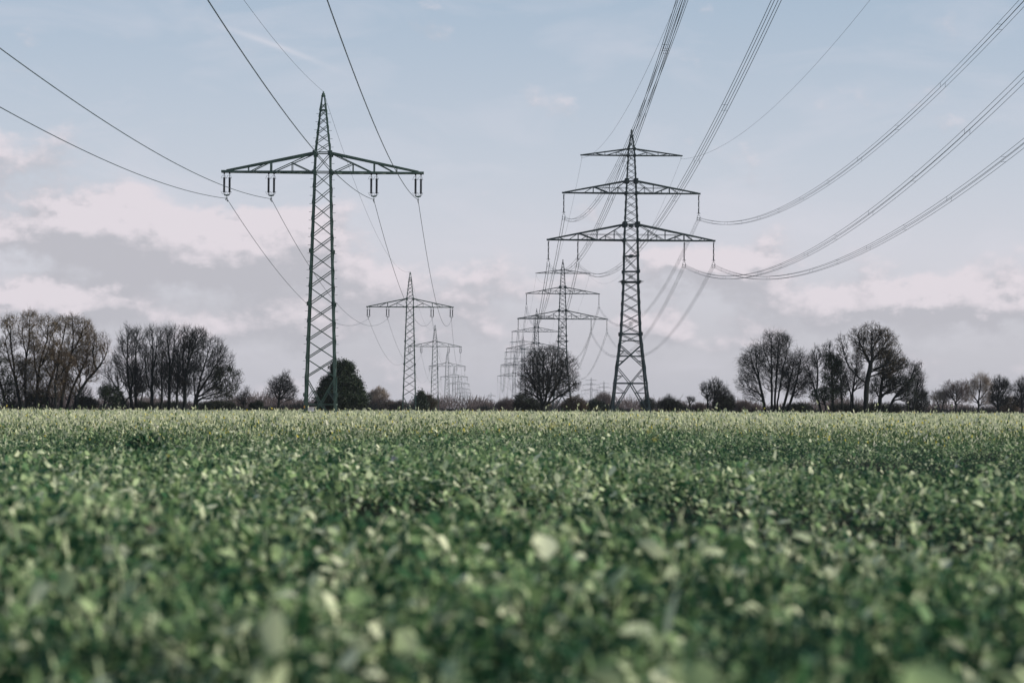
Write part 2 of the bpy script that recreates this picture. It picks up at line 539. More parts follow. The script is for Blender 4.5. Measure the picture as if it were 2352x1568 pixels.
    for x, zz in ((-13.2, 43.6), (13.2, 43.6), (-16.15, 34.4), (16.15, 34.4), (-10.4, 34.4), (10.4, 34.4)):
        i = link('insulator', ime, root); i.location = (x, 0, zz)
        link('arcing_horn', rme, i)
        y = link('yoke_frame', yme, root); y.location = (x, 0, zz - 4.2)
    eh = MB(); eh.bar((0, 0, 0), (0, 0, -.45), .05); eh.box((0, 0, -.45), (.09, .4, .1)); eme = eh.mesh('earth_clamp', st)
    for x in (-9.7, 9.7):
        link('earth_clamp', eme, root).location = (x, 0, 51.0)
    return root


QUAD = ((-13.2, 38.85), (13.2, 38.85), (-16.15, 29.65), (16.15, 29.65), (-10.4, 29.65), (10.4, 29.65))
QUAD_EARTH = ((-9.7, 50.5), (9.7, 50.5))


def two_level_pylon(H, w_top, w_low):
    root = empty('lattice_pylon', (0, 0, 0))
    st = M['grey_steel']
    prof = [(0, H * .11), (H * .55, H * .05), (H * .8, H * .038), (H, H * .01)]
    leg_meshes(root, prof, st, .3, .16)
    br = MB()
    zs = list(np.linspace(H * .04, H * .96, 14))
    for z0, z1 in zip(zs, zs[1:]):
        a, b = width_at(prof, z0) / 2, width_at(prof, z1) / 2
        for f in (-1, 1):
            br.bar((-a, f * a, z0), (b, f * b, z1), .12); br.bar((a, f * a + .02, z0), (-b, f * b + .02, z1), .12)
            br.bar((f * a, -a, z0), (f * b, b, z1), .12)
    br.build('mast_bracing', st, root)
    ins = MB(); ins.lathe((0, 0, 0), shed_profile(2.0, 9, .1, .22), 7); ime = ins.mesh('insulator', M['porcelain'])
    for z, w in ((H * .80, w_top), (H * .57, w_low)):
        for S in (-1, 1):
            link('crossarm', arm_mesh(S, w / 2, z, z + H * .045, width_at(prof, z), width_at(prof, z + H * .045), st, [(w * .34, 'l', w * .34, 'u', 1), (w * .34, 'u', w * .2, 'l', 1), (w * .2, 'l', w * .06, 'u', 1), (w * .2, 'l', w * .2, 'u', 1)], .22, .12, .5, .1), root)
            link('insulator', ime, root).location = (S * (w / 2 - .2), 0, z - .1)
    return root


# --- the railway line on the left: tip sight (u, v) of every pylon gives place and size
rail_spec = [  # u, v of the tip, distance
    (742.9, 210.7, 205.0), (942.3, 624.4, 472.4), (999.4, 746.1, 766.6), (1027.4, 806.9, 1116), (1043, 840.1, 1480),
    (1053, 860.8, 1864), (1060.2, 877.8, 2330), (1066, 889, 2790), (1070.8, 898.5, 3150), (1074.5, 903.5, 3400)]
ORD = ['nearest', 'second', 'third', 'fourth', 'fifth', 'sixth', 'seventh', 'eighth', 'ninth', 'tenth']
rail_label = [
    'tall green single crossarm lattice pylon standing nearest, with white notice board at its foot',
    'single crossarm green pylon standing just left of the dark pine bush',
    'single crossarm pylon whose foot rises behind the pine bush, third in its row',
    'fourth single crossarm pylon of the receding left row, slender and hazy',
    'fifth single crossarm pylon of the receding left row',
    'sixth single crossarm pylon of the receding left row, small and pale',
    'seventh single crossarm pylon of the receding left row',
    'eighth single crossarm pylon of the receding left row, very pale',
    'ninth single crossarm pylon of the receding left row, last but one',
    'farthest and smallest single crossarm pylon at the end of the left row']
proto = railway_pylon()
kids = kids_of()
rail_pos = []
for i, (u, v, d) in enumerate(rail_spec):
    t = sight(u, v, d)
    s = t.z / RAIL_TIP
    if i == 0: o = proto
    elif i < 3: o = copy_tree(proto, kids)
    elif i < 6: o = copy_tree(proto, kids, skip=('arcing_horn', 'peak_cap'))
    else: o = copy_tree(proto, kids, skip=('arcing_horn', 'peak_cap', 'wire_clamp', 'yoke_plate'))
    o.location = (t.x, d, 0); o.scale = (s, s, s)
    tag(o, rail_label[i], 'pylon', 'single crossarm pylons of the left power line')
    rail_pos.append((t.x, d, s))

# --- the extra high voltage line on the right
quad_spec = [(1450.7, 297.7, 473.0), (1292.9, 595.8, 880.8), (1232.7, 708.8, 1308), (1201.7, 770.3, 1777), (1181.3, 812.5, 2350),
             (1358, 866, 2780), (1387.2, 874.3, 3080), (1446.5, 903, 3900)]
quad_label = [
    'large dark three crossarm lattice pylon standing nearest in the right row',
    'three crossarm pylon whose legs stand behind the big round bare tree',
    'third three crossarm pylon of the right row, rising just left of the round tree',
    'fourth three crossarm pylon of the right row, half hidden behind its neighbours',
    'fifth three crossarm pylon, leftmost of the right row, pale in the haze',
    'faint three crossarm pylon on the horizon right of the round tree',
    'faint small three crossarm pylon between the round tree and nearest large pylon',
    'barely visible tiny three crossarm pylon seen through the legs of the large pylon']
qproto = three_level_pylon()
kids = kids_of()
quad_pos = []
for i, (u, v, d) in enumerate(quad_spec):
    t = sight(u, v, d)
    s = t.z / 56.2
    if i == 0: o = qproto
    elif i < 3: o = copy_tree(qproto, kids)
    else: o = copy_tree(qproto, kids, skip=('arcing_horn', 'peak_cap', 'earth_clamp'))
    o.location = (t.x, d, 0); o.scale = (s, s, s)
    if i >= 5: o.rotation_euler = (0, 0, R(-8))
    tag(o, quad_label[i], 'pylon', 'three crossarm pylons of the right power line')
    quad_pos.append((t.x, d, s))

for H, wt, wl, u, d, lab in ((29.0, 13.6, 10.6, 1127.6, 3700, 'tiny two crossarm pylon standing alone above the woods left of the round tree'),
                             (31.0, 13.5, 18.5, 609, 3500, 'tiny two crossarm pylon beside the small bare tree left of the nearest pylon')):
    o = two_level_pylon(H, wt, wl); o.location = ground_at(u, d)
    tag(o, lab, 'pylon', 'distant two crossarm pylons')


# ================================================================== cables
def span(p, q, b, n):
    """parabola from p to q with curvature b"""
    t = np.linspace(0, 1, n)[:, None]
    P = np.asarray(p)[None] * (1 - t) + np.asarray(q)[None] * t
    L = math.hypot(q[0] - p[0], q[1] - p[1])
    s = t[:, 0] * L
    P[:, 2] -= b * s * (L - s)
    return P


def cable_path(pts, bs, ns):
    out = []
    for i in range(len(pts) - 1):
        S = span(pts[i], pts[i + 1], bs[i], ns[i])
        out.append(S if i == 0 else S[1:])
    return np.concatenate(out)


def slope_for(x, z0, d0, b, u, v):
    """slope at the insulator of a cable whose sagging span was sighted at (u, v)"""
    r = sight(u, v, 1.0) - Vector((0, 0, CAMZ))
    d = x / r.x
    z = CAMZ + r.z * d
    s = d0 - d
    return (z0 - z + b * s * s) / s


BACK = 251.0     # the span that passes over the camera
for k, x in enumerate(RAIL_X):
    X0 = rail_pos[0][0] + x * rail_pos[0][2]
    a = slope_for(X0, RAIL_HOOK, 205.0, .000303, *((0, 245), (0, 110), (478, 0), (752, 0))[k])
    pts = [(X0, 205.0 - BACK, RAIL_HOOK - a * BACK + .000303 * BACK ** 2)]
    for (X, d, s) in rail_pos: pts.append((X + x * s, d, RAIL_HOOK * s))
    n = len(pts) - 1
    P = cable_path(pts, [.000303] + [.00028] * 2 + [.00024] * (n - 3), [80] + [50] * 3 + [20] * (n - 4))
    V, F = tube_np(P, .023)
    o = link('power_cable', np_mesh('power_cable', V, F, M['wire'], True))
    tag(o, ['thick single cable hung from the far left tip insulators of the left pylon row',
            'thick single cable hung from the inner left insulators of the left pylon row',
            'thick single cable hung from the inner right insulators of the left pylon row',
            'thick single cable hung from the far right tip insulators of the left pylon row'][k],
        'cable', 'single cables of the left power line')
pts = [(rail_pos[0][0], 205 - 268.0, RAIL_TIP)] + [(X, d, RAIL_TIP * s) for (X, d, s) in rail_pos]
n = len(pts) - 1
V, F = tube_np(cable_path(pts, [.0003] + [.00024] * (n - 1), [80] + [50] * 3 + [20] * (n - 4))  , .013, 4)
o = link('earth_wire', np_mesh('earth_wire', V, F, M['wire'], True))
tag(o, 'thin earth wire strung along the peaks of the single crossarm pylons', 'cable')

# bundled conductors: four wires kept apart by spacer rods
PRE = 440.0
spv, sph = MB(), MB()
for a in (-.23, .23):
    spv.bar((a, 0, -.23), (a, 0, .23), .022); sph.bar((-.23, 0, a), (.23, 0, a), .022)
spv.bar((-.23, 0, 0), (.23, 0, 0), .006); sph.bar((0, 0, -.23), (0, 0, .23), .006)
spv = spv.mesh('spacer', M['wire']); sph = sph.mesh('spacer', M['wire'])
QLAB = ['four cable bundle hung from the left end of the middle crossarms, right row',
        'four cable bundle hung from the right end of the middle crossarms, right row',
        'four cable bundle hung from the far left end of the lowest crossarms',
        'four cable bundle hung from the far right end of the lowest crossarms',
        'four cable bundle hung from the inner left insulators of the lowest crossarms',
        'four cable bundle hung from the inner right insulators of the lowest crossarms']
for k, (x, z) in enumerate(QUAD):
    X0, d0, s0 = quad_pos[0]
    a = slope_for(X0 + x, z, d0, .000337, *((1573, 0), (2352, 3), (1564, 0), (2352, 329.5), (1784.5, 0), (2352, 178))[k])
    zend = z - a * PRE + .000337 * PRE ** 2
    pts = [(X0 + x, d0 - PRE, zend)] + [(X + x * s, d, z * s) for (X, d, s) in quad_pos]
    n = len(pts) - 1
    P = cable_path(pts, [.000337, .00031, .00031, .0003, .00028] + [.0003] * (n - 5), [110, 60, 40, 24, 20] + [14] * (n - 5))
    root = empty('bundled_conductor', (X0 + x, d0, z))
    root['label'] = QLAB[k]; root['category'] = 'cable'; root['group'] = 'bundled conductors of the right power line'
    off = np.array(root.location)
    for a in (-.23, .23):
        for c in (-.23, .23):
            V, F = tube_np(P - off + np.array([a, 0, c]), .024, 4)
            link('wire', np_mesh('wire', V, F, M['wire'], True), root)
    D = 170.0 + 6 * k
    j = k
    while D < 1000:
        i = np.searchsorted(P[:, 1], D)
        t = (D - P[i - 1, 1]) / (P[i, 1] - P[i - 1, 1])
        c = P[i - 1] * (1 - t) + P[i] * t
        sp = link('spacer', spv if j % 2 else sph, root); sp.location = c - off
        j += 1; D += 24.5 if D < 500 else 40
for k, (x, z) in enumerate(QUAD_EARTH):
    X0, d0, s0 = quad_pos[0]
    a = slope_for(X0 + x, z, d0, .0003, *((1557, 0), (2000, 0))[k])
    pts = [(X0 + x, d0 - PRE, z - a * PRE + .0003 * PRE ** 2)] + [(X + x * s, d, z * s) for (X, d, s) in quad_pos]
    n = len(pts) - 1
    V, F = tube_np(cable_path(pts, [.0003, .00027] + [.00026] * (n - 2), [110, 60, 40] + [16] * (n - 3)), .018, 4)
    o = link('earth_wire', np_mesh('earth_wire', V, F, M['wire'], True))
    tag(o, ['thin earth wire hung from the left end of the topmost crossarm, right row',
            'thin earth wire hung from the right end of the topmost crossarm, right row'][k], 'cable', 'earth wires of the right power line')

# ------------------------------------------------------------------ notice board and plate at the near pylon
c = sight(714.2, 939.6, 203.2)
root = empty('notice_sign', (c.x, c.y, 0))
b = MB(); b.box((0, 0, c.z), (.51, .02, .37)); b.build('board', M['sign_white'], root)
l = MB()
for z, w in ((.125, .34),): l.box((0, -.013, c.z + z), (w, .004, .035))
for i in range(6): l.box((-.14 + i * .056, -.0132, c.z + .125), (.012, .0045, .036))
l.build('heading_lettering', M['sign_red'], root)
l = MB()
for j, (z, w) in enumerate(((.06, .3), (.03, .34), (0, .24), (-.12, .32), (-.145, .28))):
    x = -w / 2
    r2 = random.Random(j)
    while x < w / 2:
        q = r2.uniform(.02, .06); l.box((x + q / 2, -.013, c.z + z), (q, .004, .012)); x += q + .012
l.build('small_lettering', M['sign_grey'], root)
l = MB(); l.box((0, -.013, c.z - .065), (.11, .004, .06)); l.build('emblem', M['sign_grey'], root)
for s in (-.15, .15):
    l = MB(); l.box((s, .03, (c.z + .1) / 2), (.04, .035, c.z + .1)); l.build('post', M['galvanised'], root)
tag(root, 'white notice board with faded red heading at the foot of the nearest pylon', 'sign')
p = sight(699.3, 933.8, 203.4)
pl = MB(); pl.box((0, 0, 0), (.1, .02, .2)); pl.box((0, -.012, .02), (.05, .004, .09))
o = pl.build('marker_plate', M['plate_yellow']); o.location = p
tag(o, 'small orange yellow plate on the left leg of the nearest pylon', 'sign')
# ================================================================== trees
def z1(x, y): return (x * .2686, 660.3 + y * .2686)
def z2(x, y): return (574.2 + x * .2686, 660.3 + y * .2686)
def z6(x, y): return ((1900 + x / 3.4836) * .5742, (1250 + y / 3.4836) * .5742)
def z4(x, y): return ((2600 + x / 2.614) * .5742, (1150 + y / 2.614) * .5742)
def z5(x, y): return ((3200 + x / 2.614) * .5742, (1150 + y / 2.614) * .5742)
ZS = {z1: .2686, z2: .2686, z6: .5742 / 3.4836, z4: .5742 / 2.614, z5: .5742 / 2.614}


class TreeGrower:
    """limbs reach through the crown volume to scattered tips; thickness adds up from tips to trunk"""
    def __init__(self, seed):
        self.r = np.random.default_rng(seed)

    def stem(self, pts, step):
        out = [np.array(pts[0], float)]
        for a, b in zip(pts, pts[1:]):
            a = np.array(a, float); b = np.array(b, float)
            n = max(1, int(np.linalg.norm(b - a) / step))
            for i in range(1, n + 1):
                out.append(a + (b - a) * i / n)
        out = np.array(out)
        # soften the corners and let the stem wander a little
        for _ in range(3):
            out[1:-1] = out[1:-1] * .5 + (out[:-2] + out[2:]) * .25
        out[1:-1] += self.r.normal(0, step * .05, out[1:-1].shape)
        return out

    def grow(self, stems, ells, n, alpha=.55, up=.35, shell=.33, zmin=1.5, step=.7, wig=.06):
        r = self.r
        pos, par, plen = [], [], []
        for S in stems:
            base = None
            if pos:     # a fork starts at the nearest node already there
                P = np.array(pos); d = np.linalg.norm(P - S[0], axis=1); j = int(d.argmin())
                if d[j] < 1.2 or S[0][2] < -.3: base = j
            for i, p in enumerate(S):
                if i == 0 and base is not None: prev = base; continue
                pos.append(p)
                par.append(-1 if (i == 0) else prev)
                plen.append(0 if i == 0 else plen[prev] + np.linalg.norm(p - pos[prev]))
                prev = len(pos) - 1
        # tips spread through the union of ellipsoids
        w = np.array([e[3] * e[4] * e[5] for e in ells]) ** .8; w /= w.sum()
        pts = []
        while len(pts) < n:
            e = ells[r.choice(len(ells), p=w)]
            v = r.normal(size=3); v /= np.linalg.norm(v)
            v *= r.random() ** shell
            p = np.array(e[:3]) + v * np.array(e[3:6])
            if p[2] > zmin: pts.append(p)
        pts = np.array(pts)
        P0 = np.array(pos)
        d0 = np.min(np.linalg.norm(pts[:, None, :] - P0[None], axis=2), axis=1)
        pts = pts[np.argsort(d0)]
        cap = len(pos) + n * 16
        PP = np.zeros((cap, 3)); PL = np.zeros(cap); PP[:len(pos)] = pos; PL[:len(pos)] = plen
        N = len(pos)
        tips = []
        minz = .12 * max(e[2] + e[5] for e in ells)
        for p in pts:
            Q = PP[:N]
            dv = p - Q
            d = np.linalg.norm(dv, axis=1) + 1e-6
            cost = d + alpha * PL[:N]
            cost += np.where(dv[:, 2] < up * d, (up * d - dv[:, 2]) * 1.1, 0)
            cost += np.where(Q[:, 2] < minz, 4.0, 0)
            j = int(cost.argmin())
            q = PP[j]; L = d[j]
            k = max(1, min(12, int(L / step)))
            pd = PP[j] - PP[par[j]] if par[j] >= 0 else np.array([0, 0, 1.0])
            pd = pd / (np.linalg.norm(pd) + 1e-9)
            c = q + pd * L * .3 + (p - q) * .25 + np.array([0, 0, -.03 * L])
            c += r.normal(0, wig * L, 3)
            prev = j
            for i in range(1, k + 1):
                t = i / k
                x = q * (1 - t) ** 2 + 2 * c * t * (1 - t) + p * t * t
                if i < k: x = x + r.normal(0, .05 * step, 3)
                if N >= cap: break
                PP[N] = x; PL[N] = PL[prev] + np.linalg.norm(x - PP[prev]); par.append(prev); prev = N; N += 1
            tips.append(prev)
        self.P = PP[:N]; self.par = np.array(par[:N]); self.tips = np.array(tips)
        cnt = np.zeros(N)
        cnt[self.tips] += 1
        for i in range(N - 1, -1, -1):
            if self.par[i] >= 0: cnt[self.par[i]] += cnt[i]
        self.cnt = np.maximum(cnt, 1)
        return self

    def radii(self, rtip, rbase, nst=1):
        c = self.cnt
        mx = c.max()
        # limbs stay slender and swell towards the foot
        k = max(1.0, rbase / (rtip * mx ** .41))
        return rtip * c ** .41 * (1 + (k - 1) * (c / mx) ** .62)

    def twigs(self, per, length, thick, up=.4, sub=2):
        """fine shoots along the outer branches"""
        r = self.r
        src = np.where(self.cnt <= 3)[0]
        src = src[self.par[src] >= 0]
        i = np.repeat(src, per)
        P = self.P[i]
        D = self.P[i] - self.P[self.par[i]]
        D /= np.linalg.norm(D, axis=1)[:, None] + 1e-9
        t = r.random(len(i))[:, None]
        A = P - (P - self.P[self.par[i]]) * t
        D = D * .8 + r.normal(0, .55, D.shape); D[:, 2] += up
        D /= np.linalg.norm(D, axis=1)[:, None]
        L = length * r.uniform(.4, 1.2, len(i))[:, None]
        B = A + D * L
        A_, B_, R0, R1 = [A], [B], [np.full(len(A), thick)], [np.full(len(A), thick * .45)]
        for s in range(sub):
            tt = r.uniform(.25, .85, len(A))[:, None]
            C = A + (B - A) * tt
            E = D * .8 + r.normal(0, .5, D.shape); E[:, 2] += up * .6
            E /= np.linalg.norm(E, axis=1)[:, None]
            G = C + E * L * r.uniform(.35, .75, len(A))[:, None]
            A_.append(C); B_.append(G); R0.append(np.full(len(A), thick * .7)); R1.append(np.full(len(A), thick * .35))
        return np.concatenate(A_), np.concatenate(B_), np.concatenate(R0), np.concatenate(R1)


def leaf_cards(r, C, size, flat=.0):
    """small folded leaves: two triangles hinged along the midrib"""
    n = len(C)
    a = r.normal(size=(n, 3)); a[:, 2] *= (1 - flat); a /= np.linalg.norm(a, axis=1)[:, None]
    b = r.normal(size=(n, 3)); b -= a * (a * b).sum(1)[:, None]; b /= np.linalg.norm(b, axis=1)[:, None]
    nrm = np.cross(a, b)
    s = size * r.uniform(.6, 1.3, n)[:, None]
    V = np.stack([C - a * s * .6, C + b * s * .33 + nrm * s * .12, C + a * s * .6, C - b * s * .33 + nrm * s * .12], 1).reshape(-1, 3)
    k = (np.arange(n) * 4)[:, None]
    F = np.concatenate([k + np.array([[0, 1, 2]]), k + np.array([[0, 2, 3]])], 1).reshape(-1, 3)
    return V, F


def plant_tree(name, label, cat, seed, Z, d, base, stems, ells, n, *, twig='twig', per=3, tl=.8, tth=.014, sub=2, up=.35, tup=.4, alpha=.5,
               shell=.27, rbase=.2, rtip=.015, leaves=0, leafmat=None, lsize=.2, leafzone=None, group=None, step=.7, depth=.8, wig=.035, fat=1.0, even=False, low=None, split=.045):
    """stems and crown ellipses are read along sight lines (frame Z) and built at their true size at distance d"""
    k = d / FPX
    bu, bv = Z(*base)
    root_p = ground_at(bu, d)
    hy = 942 + (bu - 1176) * math.tan(ROLL)
    r = np.random.default_rng(seed + 500)

    def loc(q, y=0.0):
        u, v = Z(*q)
        return np.array([(u - bu) * k, y, max(0.0, CAMZ + (hy + (u - bu) * math.tan(ROLL) - v) * k)])
    sc = ZS[Z] * k
    E = []
    for (cx, cy, rx, ry) in ells:
        c = loc((cx, cy), r.normal(0, .1) * rx * sc)
        E.append((*c, rx * sc * fat, max(.6, rx * sc * depth), ry * sc))
    if low:       # fine growth all the way down the stem
        c = loc((base[0], base[1] - low[0])); E.append((*c, low[1] * sc, low[1] * sc, low[2] * sc))
    # outliers at the edge of the crown keep its outline uneven
    if len(E) and leafmat != 'willow_leaf' and even is False:
        E0 = list(E)
        for _ in range(4 if cat == 'shrub' else 3):
            e = E0[r.integers(0, len(E0))]
            a = r.uniform(-.3, PI + .3)
            q = r.uniform(.32, .5)
            E.append((e[0] + math.cos(a) * e[3] * .85, e[1] + r.normal(0, .4) * e[4], e[2] + math.sin(a) * e[5] * .85, e[3] * q, e[4] * q, e[5] * q))
    if cat == 'shrub': leaves = int(leaves * .48); E = [(*e[:2], e[2] * .9, *e[3:5], e[5] * .9) for e in E]; n = int(n * 1.25)
    g = TreeGrower(seed)
    ST = []
    for S in stems:
        pts = []
        ph = r.uniform(-1, 1)
        for i, q in enumerate(S):
            p = loc(q, ph * .12 * i * rx * sc)
            if i == 0 and abs(q[1] - base[1]) < 30:
                p[2] = 0
                pts.append(np.array([p[0] * .3, 0, -.5]))
            pts.append(p)
        ST.append(g.stem(pts, step))
    if cat == 'tree' and up >= .5: n = int(n * 1.3)
    if leafmat == 'willow_leaf': n = int(n * 1.35); rbase *= .85
    g.grow(ST, E, int(n * NT), alpha, up, shell, 1.0, step, wig)
    rad = g.radii(rtip, rbase)
    idx = np.where(g.par >= 0)[0]
    pr = g.par[idx]
    r1 = rad[idx]; r0 = np.minimum(rad[pr], rad[idx] * 1.5 + .01)
    # flare at the foot
    fl = np.clip(1.35 - g.P[pr][:, 2] * .5, 1, 1.35); r0 = r0 * fl
    big = r1 > split
    root = empty(name, root_p)
    tag(root, label, cat, group)
    if big.any():
        V, F = segs_np(g.P[pr[big]], g.P[idx[big]], r0[big], r1[big], 7)
        link('trunk', np_mesh('trunk', V, F, M['bark'], True), root)
    A, B, Ra, Rb = g.twigs(per, tl, tth * TW, tup, sub)
    sm = ~big
    V1, F1 = segs_np(g.P[pr[sm]], g.P[idx[sm]], r0[sm], r1[sm], 4)
    V2, F2 = segs_np(A, B, Ra, Rb, 3)
    V = np.concatenate([V1, V2]); F = np.concatenate([F1, F2 + len(V1)])
    link('crown', np_mesh('crown', V, F, M[twig]), root)
    if leaves:
        src = np.where(g.cnt <= 4)[0]
        P = g.P[src]
        if leafzone:
            u0, v0, u1, v1 = leafzone
            a = loc((u0, v1)); b = loc((u1, v0))
            P = P[(P[:, 0] > a[0]) & (P[:, 0] < b[0]) & (P[:, 2] > a[2]) & (P[:, 2] < b[2])]
        if len(P):
            # leaves hang in bunches
            C = P[r.integers(0, len(P), leaves)] + r.normal(0, lsize * 1.5, (leaves, 3))
            C[:, 2] = np.maximum(C[:, 2], .3)
            V, F = leaf_cards(r, C, lsize)
            t = np.repeat(r.random(leaves), 4)
            link('foliage', np_mesh('foliage', V, F, M[leafmat], False, t), root)
    return root


T = plant_tree
NT = 1.5
TW = .85      # shoots are this much finer
WIL = dict(low=(260, 70, 170), fat=1.16, leaves=4200, leafmat='willow_leaf', lsize=.15, per=4, tl=.95, tth=.012, twig='brown_twig', wig=.1, up=.2, alpha=.33)
# --- the row of willows at the left edge
T('willow_tree', 'dark ivy hung willow cut by the left edge of the photo', 'tree', 1, z1, 398, (35, 1045), [[(35, 1045), (30, 900), (-15, 760), (-40, 600)], [(30, 900), (70, 760)]],
  [(-30, 700, 90, 130), (40, 860, 100, 130), (-70, 480, 60, 130)], 260, leaves=5200, leafmat='dull_leaf', lsize=.2, per=2)
T('willow_tree', 'first brown topped willow, its thick trunk leaning left, near the left edge', 'tree', 2, z1, 400, (190, 1045), [[(190, 1045), (160, 930), (125, 770), (110, 640), (85, 480), (85, 330)], [(125, 770), (80, 640), (45, 480)], [(115, 680), (170, 560)]],
  [(85, 330, 75, 95), (60, 520, 75, 130), (120, 690, 70, 90)], 300, rbase=.34, **WIL)
T('willow_tree', 'slim willow with S shaped trunk and the tallest brown top of the left clump', 'tree', 3, z1, 403, (237, 1045), [[(237, 1045), (215, 930), (205, 800), (215, 640), (235, 500), (240, 330), (245, 250)], [(205, 800), (165, 690)], [(225, 580), (180, 450), (185, 350)], [(240, 400), (290, 320)]],
  [(240, 280, 70, 90), (190, 420, 50, 100), (260, 480, 60, 100), (180, 640, 50, 70)], 300, rbase=.28, **WIL)
T('willow_tree', 'willow forking low into a broad fan, third trunk of the left clump', 'tree', 4, z1, 399, (312, 1045), [[(312, 1045), (310, 900), (325, 770), (330, 640), (390, 480), (400, 330)], [(320, 800), (290, 660), (285, 500)], [(330, 700), (380, 620), (430, 420)]],
  [(395, 340, 75, 100), (300, 470, 60, 110), (350, 560, 80, 100), (280, 640, 50, 60)], 320, rbase=.33, **WIL)
T('willow_tree', 'willow with right leaning trunk in the middle of the left clump', 'tree', 5, z1, 404, (395, 1045), [[(395, 1045), (400, 920), (430, 780), (470, 690), (500, 560), (540, 400), (550, 300)], [(430, 780), (390, 690), (345, 600)], [(470, 690), (450, 560), (450, 430)]],
  [(530, 330, 70, 90), (450, 420, 60, 110), (480, 580, 80, 100), (400, 640, 60, 80)], 320, rbase=.32, **WIL)
T('willow_tree', 'straight tall willow topped by two brown plumes, right half of the left clump', 'tree', 6, z1, 400, (515, 1045), [[(515, 1045), (535, 880), (570, 740), (600, 600), (620, 450), (610, 260)], [(570, 760), (520, 650), (520, 500)], [(605, 560), (680, 440), (700, 330)]],
  [(605, 300, 50, 80), (700, 350, 80, 90), (640, 480, 100, 110), (560, 620, 70, 90)], 360, rbase=.33, **WIL)
T('willow_tree', 'willow slanting right beside the straight tall one in the left clump', 'tree', 7, z1, 396, (480, 1045), [[(480, 1045), (470, 900), (475, 760), (500, 640), (490, 520)], [(475, 800), (530, 720), (600, 640)]],
  [(490, 560, 80, 110), (560, 640, 90, 80)], 220, rbase=.24, **dict(WIL, leaves=700))
T('willow_tree', 'willow whose trunk slants up to the right, second last of the left clump', 'tree', 8, z1, 401, (560, 1045), [[(560, 1045), (600, 900), (660, 770), (720, 660), (760, 560), (745, 430)], [(680, 730), (640, 620), (650, 520)]],
  [(745, 460, 70, 110), (690, 600, 90, 90), (740, 700, 80, 60)], 280, rbase=.28, **WIL)
T('willow_tree', 'strongly leaning willow with rounded bare crown, rightmost of the left clump', 'tree', 9, z1, 398, (625, 1045), [[(625, 1045), (660, 920), (730, 800), (820, 700), (880, 620), (920, 530), (900, 450)], [(820, 700), (780, 600), (800, 480)], [(730, 800), (800, 740), (870, 650)]],
  [(830, 480, 90, 100), (860, 590, 65, 100), (760, 610, 80, 100), (790, 760, 60, 60)], 360, rbase=.34, **dict(WIL, leaves=700))
for (bx, w_, top, sd) in ((120, 90, 800, 92), (440, 90, 770, 93), (690, 95, 800, 94)):
    T('shrub', {120: 'bare twiggy undergrowth between the first willow trunks', 440: 'bare twiggy undergrowth between the middle willow trunks', 690: 'bare twiggy undergrowth under the leaning last willow'}[bx], 'shrub', sd, z1, 408, (bx, 1048), [[(bx, 1048), (bx, 960), (bx + 8, 880)]],
      [(bx, (top + 1040) / 2, w_, (1040 - top) / 2)], 170, per=3, tl=1.1, tth=.011, up=.3, tup=.4, rbase=.12, even=True)
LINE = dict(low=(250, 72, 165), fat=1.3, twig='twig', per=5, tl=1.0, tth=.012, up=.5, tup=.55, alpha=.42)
# --- the second row of bare trees
T('bare_tree', 'thin tree leaning far left from the foot of the bare row', 'tree', 11, z1, 402, (1115, 1045), [[(1115, 1045), (1040, 920), (960, 800), (890, 690)], [(1010, 870), (1000, 740), (1010, 620)]],
  [(900, 720, 50, 60), (990, 680, 60, 110), (960, 820, 70, 60)], 180, rbase=.2, **LINE)
T('bare_tree', 'leftmost tall bare tree of the second row with twin upright stems', 'tree', 12, z1, 400, (1140, 1045), [[(1140, 1045), (1110, 900), (1085, 740), (1080, 560), (1085, 370)], [(1115, 900), (1140, 740), (1040, 560), (1040, 450)]],
  [(1085, 470, 70, 120), (1050, 600, 75, 150), (1080, 760, 80, 100)], 340, rbase=.28, **LINE)
T('bare_tree', 'second tall bare tree of the second row, close beside the leftmost one', 'tree', 13, z1, 404, (1168, 1045), [[(1168, 1045), (1155, 880), (1150, 700), (1155, 520), (1160, 350)], [(1158, 900), (1200, 760), (1215, 650)]],
  [(1160, 450, 60, 115), (1180, 620, 60, 130), (1210, 800, 60, 90)], 300, rbase=.26, **LINE)
T('bare_tree', 'bare tree with a forked dark trunk, third tall one of the second row', 'tree', 14, z1, 399, (1297, 1045), [[(1297, 1045), (1298, 900), (1302, 740), (1300, 540), (1292, 340)], [(1298, 900), (1250, 780), (1240, 600)], [(1302, 720), (1330, 560), (1335, 430)]],
  [(1295, 440, 75, 110), (1260, 620, 65, 140), (1330, 640, 60, 130)], 360, rbase=.3, **LINE)
T('bare_tree', 'slender short bare tree between two taller ones of the second row', 'tree', 15, z1, 406, (1380, 1045), [[(1380, 1045), (1382, 880), (1375, 740), (1380, 560)], [(1381, 850), (1420, 740)]],
  [(1380, 620, 55, 130), (1390, 760, 60, 100)], 220, rbase=.2, **LINE)
T('bare_tree', 'straight single trunked bare tree in the middle of the second row', 'tree', 16, z1, 400, (1446, 1045), [[(1446, 1045), (1447, 880), (1450, 700), (1440, 540), (1420, 360)], [(1450, 740), (1480, 560), (1490, 380)]],
  [(1410, 440, 55, 105), (1480, 440, 60, 105), (1450, 620, 75, 130)], 360, rbase=.26, **LINE)
T('bare_tree', 'thin bare tree just right of the straight trunk in the second row', 'tree', 17, z1, 403, (1512, 1045), [[(1512, 1045), (1515, 880), (1518, 700), (1515, 540)], [(1515, 900), (1475, 780)], [(1516, 820), (1540, 680)]],
  [(1515, 620, 50, 150), (1500, 800, 60, 90)], 240, rbase=.22, **LINE)
